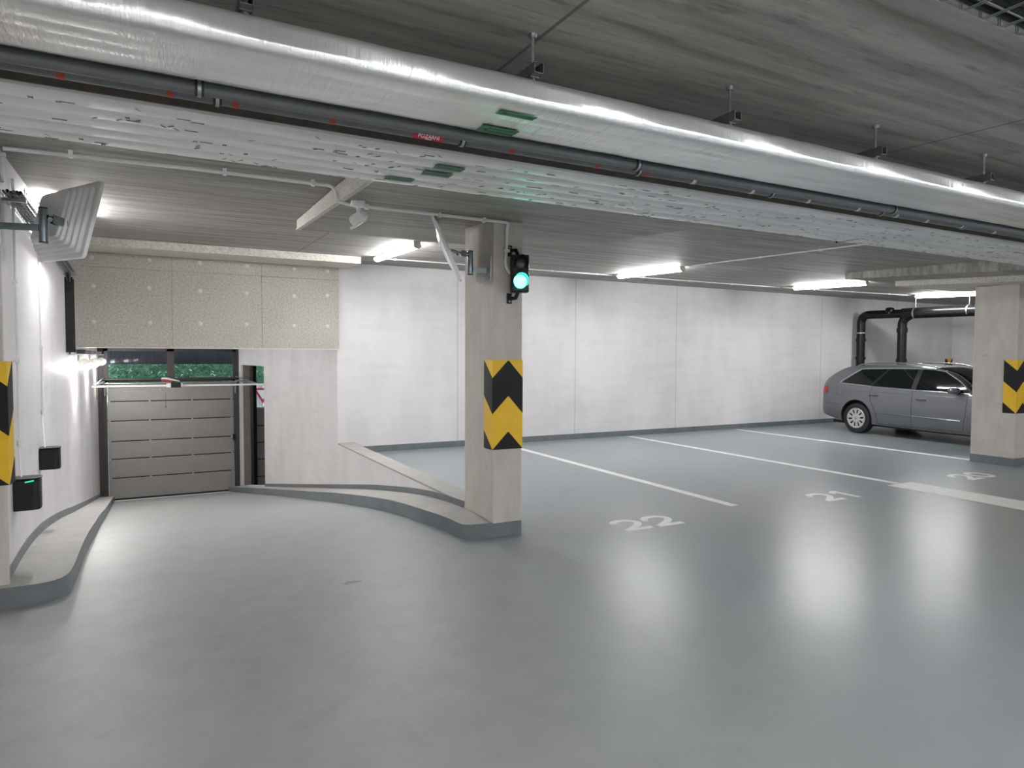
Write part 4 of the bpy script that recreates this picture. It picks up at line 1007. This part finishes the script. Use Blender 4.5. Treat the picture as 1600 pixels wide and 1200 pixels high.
def section(x):
    H = smooth_tab(cH, x); B = min(smooth_tab(cB, x), H - .05); zb = smooth_tab(cZ, x); w = smooth_tab(cW, x); P = [(0, zb), (.5 * w, zb), (.82 * w, zb + .005)]
    for q in (.0, .06, .13, .22, .34, .46, .58, .70, .82, .92, 1.0):
        z = zb + .02 + (B - zb - .02) * q; P.append((bodyW(x, z), z))
    cab = max(0, min(1, (H - B - .05) / .30)); ze = H - .055 - .02 * (1 - cab) + .0
    if ze < B + .004: ze = B + .004
    for q in (.08, .22, .4, .6, .8, 1.0): z = B + (ze - B) * q; P.append((bodyW(x, z) if cab > .02 else bodyW(x, z) - .02 * q, z))
    ye = P[-1][0]
    for q in (.12, .28, .5, .75, 1.0):
        a = q * PI / 2; P.append((ye * (1 - q) if q == 1 else ye * math.cos(a) ** .75, ze + (H - ze) * math.sin(a) ** .85))
    return P
xs = [-.99, -.98, -.96, -.93, -.88, -.82] + [-.75 + .1 * i for i in range(42)] + [3.40, 3.45, 3.49, 3.515, 3.53]
secs = [section(x) for x in xs]; ns = len(secs[0]); m = MB(); vs = []; fs = []
ring = 2 * (ns - 1)
for x, P in zip(xs, secs):
    vs += [(x, -y, z) for y, z in P] + [(x, y, z) for y, z in P[-2:0:-1]]
for i in range(len(xs) - 1):
    for k in range(ring): fs.append((i * ring + k, i * ring + (k + 1) % ring, (i + 1) * ring + (k + 1) % ring, (i + 1) * ring + k))
fs += [tuple(range(ring)), tuple((len(xs) - 1) * ring + k for k in range(ring))]
m.add(vs, fs)
body = obj('body', m, [M['paintcar'], M['blackrough']], car, None, 0, False)
WB = 2.72; RT = .317
def boolean(target, mbs):
    cut = bpy.data.objects.new('cutter', mbs.mesh('cutter')); C.objects.link(cut); cut.data.materials.append(M['blackrough']); cut.data.materials.append(M['blackrough'])
    for p in cut.data.polygons: p.material_index = 1
    cut.parent = target.parent
    bo = target.modifiers.new('cut', 'BOOLEAN'); bo.object = cut; bo.operation = 'DIFFERENCE'; bo.solver = 'EXACT'
    bpy.context.view_layer.update(); dg = bpy.context.evaluated_depsgraph_get()
    me = bpy.data.meshes.new_from_object(target.evaluated_get(dg)); old = target.data; target.modifiers.clear(); target.data = me
    bpy.data.objects.remove(cut); bpy.data.meshes.remove(old)
for x in (0, WB):
    for s in (-1, 1):
        cm = MB(); cm.lathe([(.372, -.16), (.372, .16)], Matrix.Translation((x, s * .80, RT + .02)) @ Matrix.Rotation(PI / 2, 4, 'X'), 40); boolean(body, cm)
body.data.shade_smooth(); body.data.set_sharp_from_angle(angle=math.radians(38))
cp = lambda name, mb, mat, par=None, sm=None, bv=0: obj(name, mb, mat, par or car, sm, bv, False)
def patch(name, quad, mat, s, off=.004, nu=10, nv=8, par=None, th=.004, bow=(0, 0, 0, 0)):
    """a panel laid on the body side: quad corners (x,z) lower-rear, lower-front, upper-front, upper-rear; bow bends the edges outwards"""
    (a, b_, c, d) = quad; mm = MB(); vs = []; fs = []
    for j in range(nv + 1):
        for i in range(nu + 1):
            u, v = i / nu, j / nv
            lo_ = Vector(a).lerp(Vector(b_), u) ; hi_ = Vector(d).lerp(Vector(c), u); p = lo_.lerp(hi_, v)
            p.x += bow[3] * 4 * v * (1 - v) * (1 - u) + bow[1] * 4 * v * (1 - v) * u; p.y += bow[2] * 4 * u * (1 - u) * v + bow[0] * 4 * u * (1 - u) * (1 - v)
            vs.append((p.x, s * (bodyW(p.x, p.y) + off), p.y))
    for j in range(nv):
        for i in range(nu): fs.append((j * (nu + 1) + i, j * (nu + 1) + i + 1, (j + 1) * (nu + 1) + i + 1, (j + 1) * (nu + 1) + i))
    mm.add(vs, fs); o = cp(name, mm, mat, par, 60)
    return o
def strip_on(name, pts, r, mat, s, off=.003, par=None, sm=40):
    P = []
    for (x0, z0_), (x1, z1_) in zip(pts, pts[1:]):
        n = max(2, int(math.dist((x0, z0_), (x1, z1_)) / .06))
        P += [(x0 + (x1 - x0) * k / n, z0_ + (z1_ - z0_) * k / n) for k in range(n)]
    P.append(pts[-1]); mm = MB(); mm.tube([(x, s * (bodyW(x, z) + off), z) for x, z in P], r, 6); return cp(name, mm, mat, par, sm)
for s in (-1, 1):
    patch('side_window', [(-.42, 1.058), (.30, 1.022), (.56, 1.368), (-.02, 1.350)], M['carglass'], s, .002)
    patch('pillar_trim', [(.302, 1.018), (.36, 1.012), (.615, 1.368), (.56, 1.368)], M['black'], s, .003)
    patch('side_window', [(.36, 1.012), (1.19, .985), (1.20, 1.372), (.615, 1.368)], M['carglass'], s, .002)
    patch('pillar_trim', [(1.19, .982), (1.29, .978), (1.29, 1.372), (1.20, 1.372)], M['black'], s, .005)
    patch('side_window', [(1.29, .978), (2.30, .965), (1.74, 1.335), (1.29, 1.372)], M['carglass'], s, .002, bow=(0, .05, .012, 0))
    strip_on('window_trim', [(.33, 1.0), (-.30, 1.042), (-.44, 1.052), (-.42, 1.09), (-.04, 1.352), (.06, 1.366), (.6, 1.384), (1.25, 1.386), (1.5, 1.374), (1.74, 1.340), (2.08, 1.165), (2.34, .975)], .011, M['trim'], s)
    strip_on('window_trim', [(.33, 1.0), (1.2, .970), (2.32, .952)], .007, M['trim'], s)
    strip_on('side_moulding', [(.47, .478), (1.225, .462)], .013, M['paintcar'], s, .006); strip_on('side_moulding', [(1.245, .462), (2.18, .45)], .013, M['paintcar'], s, .006)
    strip_on('shoulder_crease', [(-.75, .885), (.4, .90), (1.4, .885), (2.4, .865)], .006, M['paintcar'], s, .0)
    # shut lines
    strip_on('shut_line', [(.36, 1.0), (.31, .84), (.36, .66), (.46, .48), (.50, .25)], .0042, M['black'], s, -.001)
    strip_on('shut_line', [(1.235, .97), (1.235, .26)], .0042, M['black'], s, -.001)
    strip_on('shut_line', [(2.28, .94), (2.26, .6), (2.20, .26)], .0042, M['black'], s, -.001)
    strip_on('shut_line', [(.50, .25), (1.235, .25), (2.2, .25)], .0042, M['black'], s, -.001)
    strip_on('shut_line', [(-.94, .60), (-.6, .60), (-.40, .58)], .0035, M['black'], s, -.001)
    if s < 0: strip_on('fuel_flap', [(-.5, .80), (-.30, .80), (-.30, .93), (-.5, .93), (-.5, .80)], .0028, M['black'], s, -.001)
    for x, z in ((.33, .825), (1.345, .80)):
        mm = MB(); y = bodyW(x, z)
        P = [(x - .02, s * (y - .004), z), (x + .005, s * (y + .032), z + .006), (x + .14, s * (y + .034), z - .002), (x + .17, s * (y - .004), z - .008)]
        mm.tube(fillet(P, .02, 4), .02, 8, 0, True, .013); cp('door_handle', mm, M['paintcar'], None, 50)
        mm = MB(); mm.lathe([(.055, 0), (.05, .002), (.0, .0022)], Matrix.Translation((x + .065, s * (y - .001), z - .004)) @ Matrix.Rotation(-s * PI / 2, 4, 'X') @ Matrix.Diagonal((1.2, .6, 1, 1)), 18); cp('handle_recess', mm, M['dgalv'], None, 40)
    # mirror
    mm = MB(); y = bodyW(2.12, .98)
    prof = [(.03, -.055), (.075, -.04), (.09, -.005), (.088, .03), (.07, .07), (.035, .095)]
    mm.lathe(prof, Matrix.Translation((2.08, s * (y + .105), 1.0)) @ Matrix.Rotation(PI / 2, 4, 'Y') @ Matrix.Diagonal((.75, 1.25, 1, 1)), 16); mo = cp('door_mirror', mm, M['paintcar'], None, 50)
    mm = MB(); mm.tube([(2.12, s * (y - .01), .955), (2.10, s * (y + .06), .955)], .03, 8); cp('mirror_arm', mm, M['black'], mo, 40)
    mm = MB(); mm.lathe([(.078, 0), (.076, .002)], Matrix.Translation((2.023, s * (y + .105), 1.0)) @ Matrix.Rotation(-PI / 2, 4, 'Y') @ Matrix.Diagonal((.7, 1.2, 1, 1)), 14); cp('mirror_glass', mm, M['mirror'], mo)
    # roof rail
    mm = MB(); rp = [(-.28, 1.385), (-.12, 1.455), (.1, 1.478), (.6, 1.492), (1.0, 1.490), (1.3, 1.465), (1.52, 1.405)]
    mm.tube(fillet([(x, s * .565 if True else 0, z) for x, z in rp], .1, 4), .018, 8, 0, True, .014); cp('roof_rail', mm, M['trim'], None, 50)
    # tail lamp wraps the corner
    patch('tail_lamp', [(-.955, .80), (-.76, .815), (-.735, .965), (-.90, .98)], M['tail'], s, .008, 8, 6)
    patch('headlamp', [(3.08, .64), (3.40, .58), (3.36, .70), (3.02, .78)], M['headl'], s, .006, 8, 6)
    patch('bumper_strip', [(-.93, .50), (-.42, .47), (-.42, .50), (-.93, .53)], M['paintcar'], s, .007, 8, 2)
# windscreen, rear window
def top_panel(name, x0, x1, k0, k1, mat, off=.004):
    mm = MB(); vs = []; fs = []; n = 8; nv = 10
    for j in range(n + 1):
        x = x0 + (x1 - x0) * j / n; kk = k0 + (k1 - k0) * j / n; H = smooth_tab(cH, x); Bx = min(smooth_tab(cB, x), H - .05); ze = max(H - .055, Bx + .004); ye = bodyW(x, ze)
        for i in range(nv + 1):
            v = (i / nv * 2 - 1) * kk; a = math.acos(max(-1, min(1, abs(v)))) if False else 0
            t_ = abs(v); ca = t_ ** (1 / .75); z = ze + (H - ze) * math.sqrt(max(0, 1 - ca * ca)) ** .85
            vs.append((x, v * ye, z + off))
    for j in range(n):
        for i in range(nv): fs.append((j * (nv + 1) + i, j * (nv + 1) + i + 1, (j + 1) * (nv + 1) + i + 1, (j + 1) * (nv + 1) + i))
    mm.add(vs, fs); return cp(name, mm, mat, None, 60)
top_panel('windscreen', 1.50, 2.33, .93, .95, M['carglass'], .006); top_panel('rear_window', -.86, -.36, .88, .90, M['carglass'], .006)
mm = MB(); mm.box((3.515, -.28, .42), (3.54, .28, .68)); cp('grille', mm, M['black'], None, None, .01)
mm = MB(); mm.box((-1.0, -.26, .72), (-.985, .26, .83)); cp('number_plate', mm, M['signwhite'])
for s in (-1, 1):
    mm = MB(); mm.lathe([(.03, 0), (.03, .12)], Matrix.Translation((-.93, s * .45, .33)) @ Matrix.Rotation(-PI / 2, 4, 'Y'), 10); cp('exhaust_pipe', mm, M['trim'], None, 40)
mm = MB(); mm.box((-.7, -.7, .17), (3.2, .7, .23)); cp('underbody', mm, M['black'])
# wheels
def wheel(x, s):
    Mx = Matrix.Translation((x, s * (hw - .02), RT)) @ Matrix.Rotation(-s * PI / 2, 4, 'X')   # local z points outwards
    mm = MB(); mm.lathe([(.20, -.20), (.28, -.205), (.308, -.19), (RT, -.16), (RT, -.04), (.308, -.012), (.285, .0), (.235, .0), (.215, -.012), (.205, -.05)], Mx, 40); ty = cp('wheel', mm, M['tyre'], None, 35)
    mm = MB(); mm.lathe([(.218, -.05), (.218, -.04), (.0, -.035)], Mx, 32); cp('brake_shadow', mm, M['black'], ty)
    mm = MB(); n = 80; rr = [.028, .05, .075, .092, .12, .15, .172, .19, .205, .216]; hh = [-.008, -.006, -.008, -.010, -.011, -.011, -.010, -.007, -.005, -.012]
    vs = [Mx @ Vector((r_ * math.cos(2 * PI * k / n), r_ * math.sin(2 * PI * k / n), h)) for r_, h in zip(rr, hh) for k in range(n)]; fs = []
    for i in range(len(rr) - 1):
        for k in range(n):
            if 3 <= i < 6 and (k % 8) in (0, 1, 2): continue
            if i == 6 and (k % 8) == 1: continue
            fs.append((i * n + k, i * n + (k + 1) % n, (i + 1) * n + (k + 1) % n, (i + 1) * n + k))
    fs.append(tuple(range(n))); mm.add(vs, fs); rim = cp('alloy_rim', mm, M['alloy'], ty, 40)
    md = rim.modifiers.new('thick', 'SOLIDIFY'); md.thickness = .018; md.offset = 0
    mm = MB(); mm.lathe([(.03, -.008), (.028, .002), (.0, .004)], Mx, 16); cp('hub_cap', mm, M['trim'], ty, 40)
for x in (0, WB):
    for s in (-1, 1): wheel(x, s)

# ------------------------------------------------------------------ daylight outside, exposure
W = bpy.data.worlds.new('world'); SC.world = W; W.use_nodes = True
bg = W.node_tree.nodes['Background']; bg.inputs['Color'].default_value = (.80, .90, 1.0, 1); bg.inputs['Strength'].default_value = 1.5
SC.view_settings.view_transform = 'Standard'; SC.view_settings.look = 'None'; SC.view_settings.gamma = 1; SC.view_settings.use_curve_mapping = False
SC.view_settings.exposure = 2.15
SC.cycles.max_bounces = 8; SC.cycles.diffuse_bounces = 5; SC.cycles.use_denoising = True
SC.cycles.sample_clamp_indirect = 6
